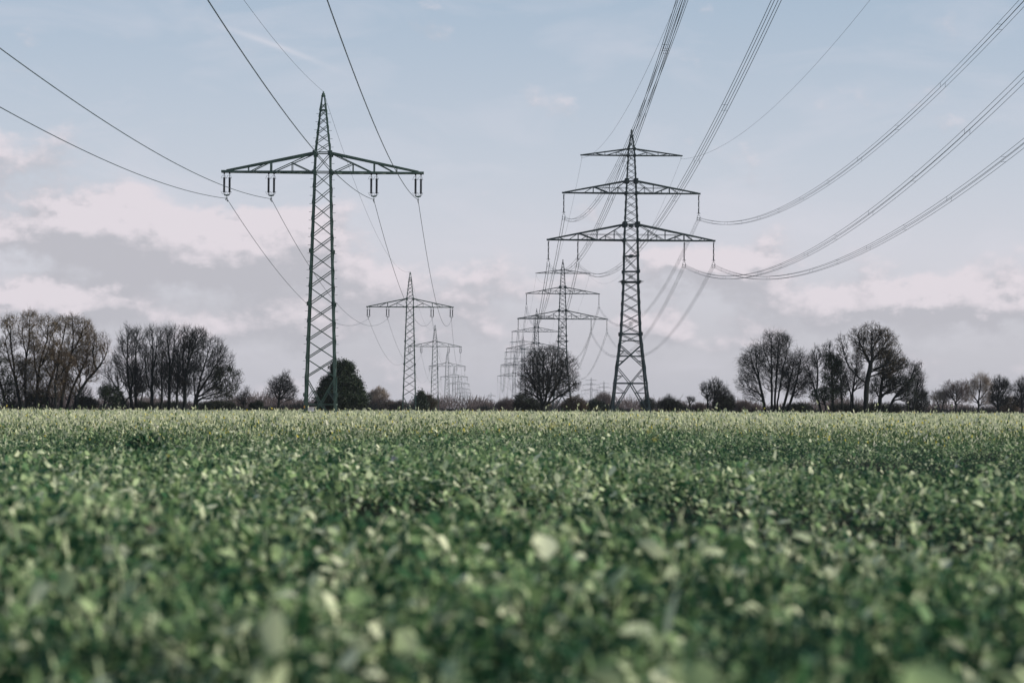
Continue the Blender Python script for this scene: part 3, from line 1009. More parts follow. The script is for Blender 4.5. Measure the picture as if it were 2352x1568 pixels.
T('bare_tree', 'dense dark bare tree with fan of upright limbs, second last of second row', 'tree', 18, z1, 400, (1575, 1045), [[(1575, 1045), (1578, 850), (1590, 700), (1640, 540), (1690, 390)], [(1580, 820), (1560, 640), (1560, 420)], [(1585, 780), (1610, 580), (1620, 390)]],
  [(1590, 450, 60, 105), (1670, 460, 75, 100), (1610, 620, 90, 130)], 520, rbase=.32, **dict(LINE, tth=.017))
T('bare_tree', 'wide rounded many limbed tree spreading right at the end of the second row', 'tree', 19, z1, 397, (1665, 1045), [[(1665, 1045), (1680, 900), (1730, 720), (1780, 560), (1800, 440)], [(1680, 930), (1780, 760), (1880, 600)], [(1685, 950), (1820, 840), (1960, 760)], [(1670, 960), (1650, 760), (1680, 620)], [(1690, 960), (1800, 920), (1930, 880)]],
  [(1790, 560, 110, 140), (1880, 640, 90, 130), (1930, 790, 110, 120), (1760, 760, 100, 130), (1860, 900, 120, 70)], 760, rbase=.38, leaves=4200, leafmat='dull_leaf', lsize=.17, leafzone=(1820, 680, 2080, 960), **dict(LINE, up=.25, tth=.016))
# --- shrubs below them
SH = dict(per=3, tl=.7, tth=.016, up=.2, alpha=.3, rbase=.12, step=.5)
T('shrub', 'dark leafy thicket between the willow trunks near the left edge', 'shrub', 21, z1, 405, (290, 1050), [[(290, 1050), (290, 980)]], [(300, 960, 80, 80), (330, 900, 50, 60)], 150, leaves=5200, leafmat='dark_leaf', lsize=.2, **SH)
T('shrub', 'low round dark shrub just right of the leaning rightmost willow', 'shrub', 22, z1, 403, (745, 1050), [[(745, 1050), (745, 1000)]], [(745, 995, 80, 62)], 150, leaves=4800, leafmat='dark_leaf', lsize=.18, **SH)
T('leafy_tree', 'small dark leafy tree at the left foot of the second bare row', 'tree', 23, z1, 398, (880, 1050), [[(880, 1050), (890, 960), (930, 900), (950, 860)], [(1010, 1050), (1000, 960), (980, 900)]], [(950, 910, 90, 70), (890, 900, 55, 50), (1000, 980, 60, 70)], 220, leaves=4200, leafmat='dark_leaf', lsize=.19, **dict(SH, rbase=.15))
T('shrub', 'dull shrub behind the slim trunks at the left of the second row', 'shrub', 24, z1, 420, (1210, 1050), [[(1210, 1050), (1210, 1000)]], [(1210, 1010, 60, 40), (1215, 850, 40, 30)], 110, leaves=2400, leafmat='dull_leaf', lsize=.17, **SH)
T('shrub', 'dull thicket filling the foot of the middle of the second row', 'shrub', 25, z1, 425, (1400, 1050), [[(1400, 1050), (1400, 1010)]], [(1350, 1020, 60, 34), (1450, 1020, 70, 34)], 130, leaves=2000, leafmat='dull_leaf', lsize=.17, **SH)
T('shrub', 'dark thicket under the wide rounded tree ending the second row', 'shrub', 26, z1, 392, (1850, 1050), [[(1850, 1050), (1850, 1010)]], [(1800, 1010, 90, 40), (1930, 1000, 90, 50)], 170, leaves=4000, leafmat='dull_leaf', lsize=.18, **SH)
T('bare_tree', 'small wispy bare tree just right of the second row', 'tree', 27, z1, 410, (2085, 1050), [[(2085, 1050), (2085, 960), (2100, 880)], [(2085, 1000), (2050, 930)]], [(2090, 940, 50, 80), (2060, 990, 40, 50)], 140, rbase=.13, per=3, tl=.8, tth=.013)
T('shrub', 'round black green bush left of the small bare tree', 'shrub', 28, z1, 398, (2190, 1050), [[(2190, 1050), (2190, 1010)]], [(2190, 1020, 52, 42)], 130, leaves=4600, leafmat='dark_leaf', lsize=.16, **SH)
T('bare_tree', 'small spiky bare tree standing alone left of the nearest pylon', 'tree', 30, z2, 400, (245, 1050), [[(245, 1050), (245, 960), (250, 880), (270, 780)], [(245, 960), (200, 880), (180, 800)], [(246, 960), (310, 890), (360, 830)]],
  [(270, 850, 90, 100), (200, 880, 60, 80), (320, 900, 80, 70)], 420, rbase=.2, per=4, tl=.9, tth=.015, up=.3, tup=.35, alpha=.4)
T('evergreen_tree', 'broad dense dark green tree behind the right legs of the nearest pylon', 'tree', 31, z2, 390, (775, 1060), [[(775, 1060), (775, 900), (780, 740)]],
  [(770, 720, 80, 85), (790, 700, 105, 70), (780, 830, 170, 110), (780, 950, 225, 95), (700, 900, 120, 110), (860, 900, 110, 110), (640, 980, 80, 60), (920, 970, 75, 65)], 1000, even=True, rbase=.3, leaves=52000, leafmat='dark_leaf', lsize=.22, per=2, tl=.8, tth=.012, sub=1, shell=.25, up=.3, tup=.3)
T('bare_tree', 'pale tan bare tree top showing above the scrub right of the evergreen', 'tree', 32, z2, 760, (1100, 1050), [[(1100, 1050), (1100, 960)], [(1100, 1000), (1065, 930)], [(1100, 990), (1140, 930)]],
  [(1100, 930, 70, 65), (1060, 950, 40, 50)], 420, twig='pale_twig', rbase=.2, per=4, tl=1.3, tth=.03, up=.4, tup=.4)
T('shrub', 'grey brown scrub clump directly right of the evergreen tree', 'shrub', 33, z2, 560, (1100, 1052), [[(1100, 1052), (1100, 1010)]], [(1130, 1005, 80, 60), (1050, 1020, 70, 45), (1180, 1010, 50, 40)], 300, twig='mauve_twig', leaves=3000, leafmat='dull_leaf', lsize=.22, **dict(SH, tth=.025, tl=1.0))
T('shrub', 'rounded grey brown scrub left of the second single crossarm pylon', 'shrub', 34, z2, 540, (1265, 1052), [[(1265, 1052), (1265, 1010)]], [(1265, 1015, 55, 42)], 180, twig='mauve_twig', leaves=2400, leafmat='dull_leaf', lsize=.22, **dict(SH, tth=.025, tl=.9))
T('pine_tree', 'narrow dark pine right beside the second single crossarm pylon', 'tree', 35, z2, 520, (1455, 1055), [[(1455, 1055), (1455, 980), (1460, 905)]],
  [(1462, 920, 18, 25), (1450, 965, 34, 35), (1465, 1000, 45, 40)], 220, leaves=5200, leafmat='dark_leaf', lsize=.25, rbase=.2, per=2, tl=.7, shell=.25)
T('shrub', 'round brown green bush touching the dark pine on its right', 'shrub', 36, z2, 525, (1515, 1055), [[(1515, 1055), (1515, 990)]],
  [(1515, 980, 70, 68), (1500, 950, 40, 40)], 320, leaves=4600, leafmat='dull_leaf', lsize=.22, twig='brown_twig', **dict(SH, tth=.02))
# --- the round tree in the middle
T('bare_tree', 'big round bare tree with many rising limbs in the middle of the field edge', 'tree', 40, z6, 400, (960, 1385),
  [[(960, 1385), (950, 1240), (905, 1150), (890, 950), (860, 700), (880, 560)], [(960, 1260), (950, 1050), (945, 800), (960, 560)], [(970, 1280), (1010, 1100), (1060, 850), (1080, 600)], [(985, 1300), (1080, 1130), (1200, 900), (1230, 700)], [(990, 1310), (1130, 1180), (1320, 1080), (1420, 950)], [(930, 1230), (820, 1140), (700, 1080), (620, 1000)], [(905, 1150), (800, 980), (720, 800)], [(960, 1300), (1010, 1050), (1010, 780)]],
  [(1020, 830, 440, 375), (1030, 1000, 470, 180), (1000, 760, 330, 290)], 2300, even=True, rbase=.42, rtip=.014, per=4, tl=.7, tth=.0115, sub=2, up=.12, tup=.3, alpha=.36, shell=.27, leaves=1800, leafmat='brown_leaf', lsize=.12, split=.05)
T('shrub', 'bare grey thicket left of the big round tree', 'shrub', 41, z6, 520, (440, 1385), [[(440, 1385), (440, 1300)], [(440, 1340), (390, 1260)]], [(440, 1270, 90, 90), (380, 1310, 70, 70), (520, 1290, 70, 80)], 420, twig='mauve_twig', rbase=.13, per=3, tl=.9, tth=.018, up=.3)
T('shrub', 'tall dark leafy thicket behind the left side of the big round tree', 'shrub', 42, z6, 430, (720, 1385), [[(720, 1385), (720, 1250)], [(720, 1330), (640, 1230)]], [(700, 1240, 140, 130), (620, 1290, 90, 90), (820, 1270, 110, 100)], 460, leaves=5200, leafmat='dull_leaf', lsize=.2, **SH)
T('shrub', 'brown leaved scrub behind the right side of the big round tree', 'shrub', 43, z6, 500, (1400, 1385), [[(1400, 1385), (1400, 1280)], [(1400, 1340), (1340, 1240)]], [(1400, 1240, 110, 120), (1480, 1290, 90, 90), (1300, 1280, 90, 90)], 480, twig='brown_twig', leaves=2600, leafmat='brown_leaf', lsize=.2, **dict(SH, tth=.018))
T('shrub', 'dark green hedge bush left of the nearest large pylon', 'shrub', 44, z6, 520, (1670, 1385), [[(1670, 1385), (1670, 1300)]], [(1650, 1290, 80, 90), (1740, 1310, 80, 70), (1580, 1320, 60, 50)], 420, leaves=5600, leafmat='dark_leaf', lsize=.22, **dict(SH, tth=.02))
T('bare_tree', 'mauve bare tree dome rising behind the hedge bush left of the large pylon', 'tree', 45, z6, 700, (1790, 1385), [[(1790, 1385), (1790, 1250)]], [(1790, 1230, 110, 100), (1840, 1270, 60, 70)], 520, twig='mauve_twig', rbase=.2, per=3, tl=1.1, tth=.026, up=.4)
# --- right of the large pylon
T('shrub', 'ragged dark shrub showing at the right leg of the nearest large pylon', 'shrub', 50, z4, 480, (10, 1300), [[(10, 1300), (10, 1220)], [(10, 1260), (-20, 1190)]], [(0, 1210, 55, 70), (-50, 1230, 50, 60)], 320, leaves=1500, leafmat='dull_leaf', lsize=.18, **SH)
T('shrub', 'wide dark bare shrub right of the large pylon with two antler like shoots', 'shrub', 51, z4, 440, (215, 1305), [[(215, 1305), (215, 1200), (205, 1120)], [(215, 1250), (300, 1180), (320, 1150)], [(300, 1200), (350, 1190)]], [(200, 1190, 90, 70), (250, 1230, 110, 60), (130, 1230, 80, 60)], 520, leaves=1800, leafmat='dull_leaf', lsize=.16, **SH)
T('bare_tree', 'tiny gnarled bare sapling standing alone between two dark shrubs', 'tree', 52, z4, 420, (425, 1300), [[(425, 1300), (422, 1230), (410, 1190), (400, 1165)], [(422, 1230), (445, 1180), (460, 1160)]], [(410, 1180, 25, 30), (450, 1175, 28, 28)], 60, rbase=.11, per=3, tl=.5, tth=.014)
T('shrub', 'low scrub patch between the gnarled sapling and the twin stemmed tree', 'shrub', 53, z4, 440, (530, 1305), [[(530, 1305), (530, 1260)]], [(530, 1255, 70, 48), (480, 1270, 50, 30)], 200, twig='mauve_twig', leaves=700, leafmat='dull_leaf', lsize=.16, **SH)
T('bare_tree', 'small bare tree with two domed tops right of the large pylon', 'tree', 54, z4, 415, (630, 1305), [[(610, 1305), (605, 1180), (590, 1060)], [(660, 1305), (672, 1180), (680, 1080), (670, 990)], [(672, 1180), (740, 1090), (790, 1040)]], [(585, 1070, 75, 75), (670, 1030, 70, 90), (760, 1110, 80, 90), (690, 1150, 120, 60)], 620, rbase=.17, per=3, tl=.7, tth=.015, up=.25, leaves=900, leafmat='dull_leaf', lsize=.15)
T('shrub', 'dark bare thicket under the right dome of the small two topped tree', 'shrub', 55, z4, 417, (780, 1305), [[(780, 1305), (780, 1220)]], [(760, 1210, 110, 80), (840, 1160, 50, 70)], 420, leaves=1500, leafmat='dull_leaf', lsize=.17, **SH)
T('shrub', 'mauve scrub at the left foot of the fanning multi stemmed tree', 'shrub', 56, z4, 460, (960, 1305), [[(960, 1305), (960, 1250)]], [(960, 1240, 75, 60), (1080, 1260, 60, 45)], 280, twig='mauve_twig', **dict(SH, tth=.02))
FAN = dict(fat=1.16, per=4, tl=1.05, tth=.012, up=.12, tup=.05, alpha=.28, sub=3, rtip=.015)
T('bare_tree', 'left leaning bare stem of the fanning group on the right, with drooping twigs', 'tree', 57, z4, 400, (1215, 1305), [[(1215, 1305), (1180, 1150), (1135, 960), (1110, 780), (1105, 620)], [(1130, 950), (1060, 800), (1040, 680)], [(1170, 1130), (1060, 1050), (960, 1010)]],
  [(1100, 740, 110, 150), (1040, 860, 110, 150), (1020, 1000, 110, 110), (1090, 1110, 100, 80)], 520, rbase=.26, **FAN)
T('bare_tree', 'tallest bare tree with several close upright trunks in the fanning right group', 'tree', 58, z4, 402, (1290, 1305), [[(1275, 1305), (1272, 1100), (1268, 850), (1260, 620), (1270, 480)], [(1300, 1305), (1310, 1080), (1330, 800), (1340, 560), (1370, 480)], [(1320, 1305), (1350, 1050), (1390, 850), (1430, 640)], [(1268, 850), (1200, 680), (1180, 600)]],
  [(1290, 600, 110, 140), (1370, 580, 100, 120), (1250, 740, 130, 150), (1390, 760, 110, 150), (1310, 950, 150, 150)], 820, rbase=.25, **FAN)
T('bare_tree', 'bare tree slanting right between two neighbours of the fanning right group', 'tree', 59, z4, 399, (1358, 1305), [[(1358, 1305), (1420, 1150), (1460, 1000), (1490, 870), (1510, 780)]],
  [(1490, 830, 70, 120), (1450, 980, 80, 110)], 260, rbase=.22, **FAN)
T('bare_tree', 'rightmost slanting bare tree of the fanning group, its top lower', 'tree', 60, z4, 401, (1410, 1305), [[(1410, 1305), (1480, 1160), (1530, 1000), (1555, 870), (1580, 720)], [(1545, 920), (1600, 840)]],
  [(1570, 780, 55, 115), (1580, 930, 60, 110), (1540, 1060, 90, 90)], 360, rbase=.22, **FAN)
T('shrub', 'dark low shrub between the fanning group and the green oak thicket', 'shrub', 61, z4, 415, (1560, 1305), [[(1560, 1305), (1560, 1250)]], [(1550, 1250, 90, 45), (1640, 1260, 60, 35)], 240, leaves=3200, leafmat='dark_leaf', lsize=.18, **SH)
# --- the right hand wood
T('bare_tree', 'thin bare tree leaning left at the left edge of the right wood', 'tree', 70, z5, 401, (235, 1300), [[(235, 1300), (200, 1190), (150, 1050), (110, 920), (80, 820)], [(170, 1100), (190, 900), (170, 720)]], [(110, 850, 80, 130), (170, 730, 70, 110), (120, 1000, 80, 90)], 360, rbase=.18, per=3, tl=.9, tth=.013, up=.3)
T('leafy_tree', 'slender tree with dark green clotted foliage in the right wood', 'tree', 71, z5, 398, (350, 1300), [[(350, 1300), (340, 1150), (335, 980), (330, 800), (310, 640), (300, 560)], [(275, 1300), (268, 1180), (230, 1100)], [(335, 980), (390, 860)]],
  [(300, 650, 70, 100), (330, 780, 100, 90), (300, 920, 80, 110), (380, 820, 90, 110), (200, 1130, 110, 70), (300, 1090, 90, 110), (380, 1040, 80, 110)], 620, rbase=.22, leaves=6500, leafmat='dark_leaf', lsize=.2, leafzone=(80, 690, 490, 1260), per=3, tl=.7, tth=.012)
T('bare_tree', 'thin dark stem right beside the green clotted tree in the right wood', 'tree', 72, z5, 405, (450, 1300), [[(450, 1300), (435, 1120), (425, 960), (410, 820)]], [(420, 880, 60, 110), (440, 1050, 60, 110)], 220, rbase=.17, leaves=1600, leafmat='dark_leaf', lsize=.17, per=3, tl=.7)
T('bare_tree', 'bare tree with two close stems left of the great trunk in the right wood', 'tree', 73, z5, 402, (560, 1300), [[(565, 1300), (545, 1160), (555, 1030), (580, 900), (590, 760)], [(515, 1300), (540, 1100), (490, 980), (470, 900)], [(555, 1030), (630, 940)]], [(580, 820, 70, 130), (500, 960, 70, 120), (620, 960, 80, 110)], 420, rbase=.2, per=3, tl=.8, tth=.013)
T('oak_tree', 'great tree with thick trunk and brown leafed dome, tallest of the right wood', 'tree', 74, z5, 397, (687, 1300),
  [[(687, 1300), (688, 1150), (692, 1000), (712, 900), (735, 800), (745, 660), (740, 520), (740, 420)], [(690, 1000), (610, 945), (530, 870), (480, 780), (445, 660), (420, 540)], [(735, 800), (690, 690), (630, 580), (590, 480)], [(740, 780), (830, 680), (900, 580), (930, 500)], [(720, 870), (860, 820), (960, 770)], [(748, 640), (830, 520), (840, 440)]],
  [(740, 480, 130, 120), (600, 520, 90, 110), (860, 520, 120, 110), (430, 600, 70, 130), (940, 640, 110, 110), (720, 620, 150, 120), (1000, 760, 120, 90), (470, 700, 50, 90), (640, 690, 90, 90), (840, 700, 120, 90), (900, 860, 110, 70)], 1500, rbase=.44, fat=1.12, leaves=9500, leafmat='brown_leaf', lsize=.13, per=2, tl=.6, tth=.012, sub=2, up=.2, alpha=.45, shell=.3, split=.06)
T('leafy_tree', 'broad dark tree with level spreading boughs under the great dome tree', 'tree', 75, z5, 400, (825, 1300), [[(825, 1300), (835, 1160), (850, 1000), (875, 820), (930, 640)], [(835, 1160), (770, 1060), (740, 980)], [(840, 1140), (960, 1060), (1080, 1010)], [(860, 950), (1000, 860), (1080, 800)]],
  [(900, 760, 130, 120), (960, 880, 150, 120), (870, 1000, 140, 120), (1020, 1020, 150, 90), (790, 1080, 80, 70), (1080, 800, 70, 70)], 900, rbase=.34, leaves=6500, leafmat='dull_leaf', lsize=.16, per=3, tl=.8, tth=.013, up=.0, tup=.1, alpha=.4)
T('leafy_tree', 'tree leaning right out of the right wood with dark tufted tip', 'tree', 76, z5, 398, (922, 1300), [[(922, 1300), (950, 1200), (1010, 1110), (1080, 1040), (1150, 980), (1190, 900), (1210, 820)], [(1150, 980), (1240, 870)]],
  [(1190, 880, 55, 90), (1240, 840, 35, 60), (1120, 1000, 90, 70), (1130, 1120, 110, 80)], 420, rbase=.22, leaves=1500, leafmat='dark_leaf', lsize=.15, per=3, tl=.8, tth=.013, up=.25)
T('bare_tree', 'small bare tree at the right end of the right wood', 'tree', 77, z5, 406, (1170, 1300), [[(1170, 1300), (1195, 1190), (1220, 1080), (1230, 960)], [(1195, 1190), (1260, 1110)]], [(1230, 1000, 65, 120), (1250, 1120, 60, 80)], 320, rbase=.16, per=3, tl=1.0, tth=.012)
T('shrub', 'dark scrub below the right end of the right wood', 'shrub', 78, z5, 430, (1270, 1302), [[(1270, 1302), (1270, 1220)]], [(1270, 1180, 80, 110), (1180, 1230, 80, 70)], 420, twig='twig', leaves=900, leafmat='dull_leaf', lsize=.17, **SH)
T('shrub', 'low dark thicket filling the foot of the right wood left of the great trunk', 'shrub', 79, z5, 410, (480, 1302), [[(480, 1302), (480, 1260)]], [(420, 1260, 120, 45), (560, 1260, 110, 45)], 260, leaves=2600, leafmat='dull_leaf', lsize=.18, **SH)
T('shrub', 'low dark thicket around the broad dark trunk of the right wood', 'shrub', 80, z5, 408, (860, 1302), [[(860, 1302), (860, 1260)]], [(780, 1255, 110, 50), (960, 1250, 120, 55)], 300, leaves=2800, leafmat='dull_leaf', lsize=.18, **SH)
PAL = dict(twig='pale_twig', per=3, tl=1.2, tth=.022, up=.3, tup=.3, alpha=.4)
T('bare_tree', 'pale wispy tree leaning left, first beyond the right wood', 'tree', 81, z5, 560, (1485, 1302), [[(1485, 1302), (1440, 1200), (1410, 1150)], [(1480, 1290), (1500, 1180)]], [(1430, 1150, 50, 60), (1500, 1160, 50, 60)], 260, rbase=.2, **PAL)
T('bare_tree', 'open crowned pale bare tree with forked limbs, far right', 'tree', 82, z5, 560, (1615, 1302), [[(1615, 1302), (1640, 1200), (1580, 1120), (1530, 1060)], [(1640, 1200), (1700, 1100), (1690, 1020)], [(1640, 1210), (1640, 1100)]], [(1560, 1070, 75, 80), (1690, 1060, 80, 80), (1630, 1110, 90, 80), (1530, 1150, 50, 50), (1700, 1160, 60, 50)], 460, rbase=.24, **dict(PAL, twig='mauve_twig'))
T('bare_tree', 'tallest pale cream bare tree near the right edge', 'tree', 83, z5, 570, (1868, 1302), [[(1868, 1302), (1865, 1180), (1880, 1060), (1890, 950)], [(1865, 1200), (1790, 1100), (1760, 1020)], [(1870, 1180), (1960, 1060)]], [(1890, 1000, 85, 95), (1800, 1060, 70, 90), (1960, 1060, 70, 100), (1780, 1150, 60, 60), (1950, 1180, 70, 60)], 620, rbase=.25, **PAL)
T('bare_tree', 'dense dark rounded bare tree right of the cream tree', 'tree', 84, z5, 470, (2068, 1302), [[(2068, 1302), (2070, 1180), (2080, 1060), (2090, 960)], [(2070, 1200), (2010, 1120)], [(2070, 1190), (2150, 1080)]], [(2090, 1020, 85, 90), (2040, 1110, 60, 80), (2150, 1080, 65, 90), (2080, 1180, 110, 60)], 680, rbase=.25, per=3, tl=.9, tth=.017, up=.3)
T('bare_tree', 'dark bare tree cut by the right edge of the photo', 'tree', 85, z5, 470, (2325, 1302), [[(2325, 1302), (2325, 1180), (2310, 1060), (2310, 980)], [(2325, 1190), (2370, 1080)]], [(2300, 1050, 75, 90), (2370, 1050, 75, 100), (2320, 1130, 80, 70), (2330, 1200, 100, 50)], 560, rbase=.24, per=3, tl=.9, tth=.017, up=.3)
T('shrub', 'brown leaved scrub between the dark rounded tree and the right edge', 'shrub', 86, z5, 490, (2230, 1302), [[(2230, 1302), (2230, 1220)]], [(2230, 1210, 90, 80), (2130, 1240, 70, 60)], 420, twig='brown_twig', leaves=1200, leafmat='brown_leaf', lsize=.2, **SH)

# --- the far woods: one unbroken mass of twigs that closes the field all the way along
def scrub_belt(name, d0, d1, u0, u1, ntuft, hmin, hmax, mat, seed, label, thick, perlen):
    r = np.random.default_rng(seed)
    A, B, W = [], [], []
    for _ in range(ntuft):
        d = r.uniform(d0, d1); u = r.uniform(u0, u1)
        g = ground_at(u, d)
        wave = .5 + .5 * math.sin(u * .021 + seed) * math.sin(u * .0067 + 2.1 * seed)
        h = lerp(hmin, hmax, wave * r.uniform(.5, 1.0) ** .7)
        n = perlen
        x = g.x + r.normal(0, h * .33, n); y = g.y + r.normal(0, h * .3, n)
        top = h * np.sqrt(np.clip(1 - ((x - g.x) / (h * .85)) ** 2, .05, 1)) * r.uniform(.65, 1, n)
        z0 = top * r.uniform(0, .75, n)
        L = h * r.uniform(.12, .3, n)
        lean = r.normal(0, .35, (n, 2)) + np.stack([(x - g.x) / h * .6, np.zeros(n)], 1)
        P = np.stack([x, y, z0], 1)
        Q = P + np.stack([lean[:, 0] * L, lean[:, 1] * L, L], 1)
        A.append(P); B.append(Q); W.append(np.full(n, thick) * r.uniform(.6, 1.3, n))
    A = np.concatenate(A); B = np.concatenate(B); W = np.concatenate(W)
    V, F = segs_np(A, B, W, W * .3, 3)
    o = link(name, np_mesh(name, V, F, M[mat]))
    tag(o, label, 'woods', kind='stuff')

scrub_belt('hedgerow_undergrowth', 410, 440, -60, 2420, 520, .9, 1.9, 'brown_twig', 3, 'low dark undergrowth along the far edge of the field', .03, 46)
scrub_belt('far_scrub', 520, 680, -80, 2450, 620, 2.0, 4.6, 'twig', 5, 'grey dark scrub belt behind the field edge', .05, 60)
scrub_belt('far_woods', 850, 1250, -120, 2500, 620, 4.5, 10.5, 'mauve_twig', 8, 'hazy mauve woods closing the horizon', .11, 70)
# ================================================================== the ground and the crop
def ground_sheet():
    xs = [-5200, -1500, -400, 400, 1500, 5200]; ys = [-250, -20, 100, 450, 1500, 4900]
    m = MB()
    n = len(xs)
    V = [(x, y, 0) for y in ys for x in xs]
    Fs = [(j * n + i, j * n + i + 1, (j + 1) * n + i + 1, (j + 1) * n + i) for j in range(len(ys) - 1) for i in range(n - 1)]
    m.add(V, Fs)
    o = m.build('field_ground', M['soil'])
    tag(o, 'dark soil of the wide flat field', 'field', kind='structure')

ground_sheet()

M['crop_leaf'] = leafy('cover crop leaf', [(0, (.006, .026, .014)), (.25, (.014, .058, .030)), (.5, (.053, .15, .058)), (.72, (.31, .43, .19)), (1, (.75, .78, .53))], .58, .3, .22)
M['mustard'] = leafy('mustard crop', [(0, (.022, .06, .032)), (.3, (.16, .24, .10)), (.6, (.58, .63, .34)), (.85, (.75, .77, .51)), (.93, (.74, .72, .58)), (.96, (.72, .6, .09)), (1, (.78, .67, .11))], .6, .45, .2)


def smooth_noise(x, y, seed):
    """a few summed waves: soft undulation of height and density"""
    r = np.random.default_rng(seed)
    s = np.zeros_like(x)
    for k in range(9):
        a = r.uniform(0, 2 * PI); f = .12 * 1.5 ** k
        s += np.sin((x * math.cos(a) + y * math.sin(a)) * f + r.uniform(0, 6.28)) / 1.28 ** k
    return s / 3.2


def field_points(r, d0, d1, n, slack=2.6):
    """points spread evenly over the visible wedge of the field"""
    d = np.sqrt(r.uniform(d0 * d0, d1 * d1, n))
    hw = .225 * d * 1.13 + slack
    x = r.uniform(-1, 1, n) * hw + d * math.tan(YAW)
    return x, d


def leaf_blades(r, B, az, el, droop, L, W, nt, fold, tint):
    """leaves as strips bent along their length; fold > 0 adds a lowered midrib"""
    n = len(B)
    t = np.linspace(0, 1, nt + 1)
    ang = el[:, None] - droop[:, None] * t[None, :]
    ds = L[:, None] / nt
    dx = np.cos(ang) * ds; dz = np.sin(ang) * ds
    cx = np.concatenate([np.zeros((n, 1)), np.cumsum((dx[:, 1:] + dx[:, :-1]) / 2, 1)], 1)
    cz = np.concatenate([np.zeros((n, 1)), np.cumsum((dz[:, 1:] + dz[:, :-1]) / 2, 1)], 1)
    ca, sa = np.cos(az)[:, None], np.sin(az)[:, None]
    C = np.stack([B[:, 0:1] + cx * ca, B[:, 1:2] + cx * sa, B[:, 2:3] + cz], -1)
    prof = np.sin(PI * np.clip(t, 0, 1) ** .75) ** .8 * .5 + .03
    prof[-1] = .02
    if nt == 1: prof = np.array([.46, .2])      # a far off leaf is one small blunt facet
    roll = r.normal(0, .45, n)
    S = np.stack([-sa[:, 0] * np.cos(roll), ca[:, 0] * np.cos(roll), np.sin(roll)], -1)
    Wd = (W[:, None] * prof[None, :])
    wob = 1 + .18 * np.sin(t[None, :] * 9 + r.uniform(0, 6, n)[:, None])
    left = C - S[:, None, :] * (Wd * wob)[:, :, None]
    right = C + S[:, None, :] * (Wd * (2 - wob))[:, :, None]
    if fold:
        mid = C.copy(); mid[:, :, 2] -= Wd * .35
        rows = np.stack([left, mid, right], 2)       # n, nt+1, 3, 3
        k = 3
    else:
        rows = np.stack([left, right], 2); k = 2
    V = rows.reshape(-1, 3)
    b = (np.arange(n) * (nt + 1) * k)[:, None, None]
    i = (np.arange(nt) * k)[None, :, None]
    j = np.arange(k - 1)[None, None, :]
    q = b + i + j
    F = np.stack([q, q + 1, q + k + 1, q + k], -1).reshape(-1, 4)
    T = np.repeat(tint, (nt + 1) * k)
    return V, F, T


def edge_of_mustard(x):
    return 82 + 8 * np.sin(x * .11 + 1) + 6 * np.sin(x * .31) + 5 * np.sin(x * .73 + 2) + 3 * np.sin(x * 1.9)


def crop_layer(d0, d1, nplant, per, nt, fold, seed, Lr):
    """bushy little plants, each a dome of leaves; pale broad leaved kinds stand among dark fine leaved ones"""
    r = np.random.default_rng(seed)
    x, d = field_points(r, d0, d1, nplant)
    keep = d < edge_of_mustard(x) + r.normal(12, 13, nplant)
    x, d = x[keep], d[keep]
    n = len(x)
    patch = smooth_noise(x * 2.2, d * 1.3, 31)
    # plants crowd into clumps and leave dark hollows between them
    hollow = smooth_noise(x * 3.1, d * 1.9, 41) + .6 * patch
    keep = r.random(n) < np.clip(.72 + .75 * hollow, .18, 1)
    x, d, patch, hollow = x[keep], d[keep], patch[keep], hollow[keep]; n = len(x)
    vig = np.clip(1 + .15 * smooth_noise(x, d, 77) + .42 * hollow + r.normal(0, .2, n), .35, 1.75)
    kind = r.random(n) + .16 * smooth_noise(x * 1.7, d * 1.1, 5)
    pale = kind > .74
    dark = kind < .42
    ptint = np.where(pale, r.normal(.74, .1, n), np.where(dark, r.normal(.18, .08, n), r.normal(.42, .1, n)))
    cnt = np.where(pale, .7, np.where(dark, 1.25, 1.0))
    i = np.repeat(np.arange(n), per)
    i = i[r.random(len(i)) < cnt[i] / 1.25]
    m = len(i)
    # a dome: leaves sit on its upper shell and lean outwards
    a = r.uniform(0, 2 * PI, m); q = np.sqrt(r.random(m))
    rad = .13 * vig[i] * q
    hgt = .40 * vig[i] * (1 - .55 * q ** 2) * r.uniform(.35, 1.0, m) ** .6
    B = np.stack([x[i] + rad * np.cos(a), d[i] + rad * np.sin(a), hgt], 1)
    az = a + r.normal(0, .8, m)
    el = r.normal(.85, .5, m) - .35 * q
    droop = r.uniform(.3, 1.9, m)
    big = np.where(pale, 1.55, np.where(dark, .85, 1.0))
    L = r.uniform(*Lr, m) * vig[i] ** .5 * big[i] * r.choice([.5, .7, .85, 1.0], m)
    W = L * np.where(pale[i], r.uniform(.4, .75, m), r.uniform(.25, .55, m))
    fine = r.random(m) < .16           # stalks and narrow upright shoots
    el = np.where(fine, r.normal(1.35, .2, m), el); droop = np.where(fine, droop * .4, droop)
    L = np.where(fine, L * 1.3, L); W = np.where(fine, W * .22, W)
    tint = np.clip(ptint[i] + r.normal(0, .12, m) + .25 * (r.random(m) < .05), 0, 1)
    V, F, Tt = leaf_blades(r, B, az, el, droop, L, W, nt, fold, tint)
    if fold:
        j = np.arange(0, m, 4)
        P0 = np.stack([x[i[j]], d[i[j]], np.zeros(len(j))], 1)
        Vs, Fs = segs_np(P0, B[j], np.full(len(j), .005), np.full(len(j), .003), 3)
        F = np.concatenate([F, Fs + len(V)]); V = np.concatenate([V, Vs])
        Tt = np.concatenate([Tt, np.repeat(np.clip(ptint[i[j]] + .15, 0, 1), 6)])
    return V, F, Tt


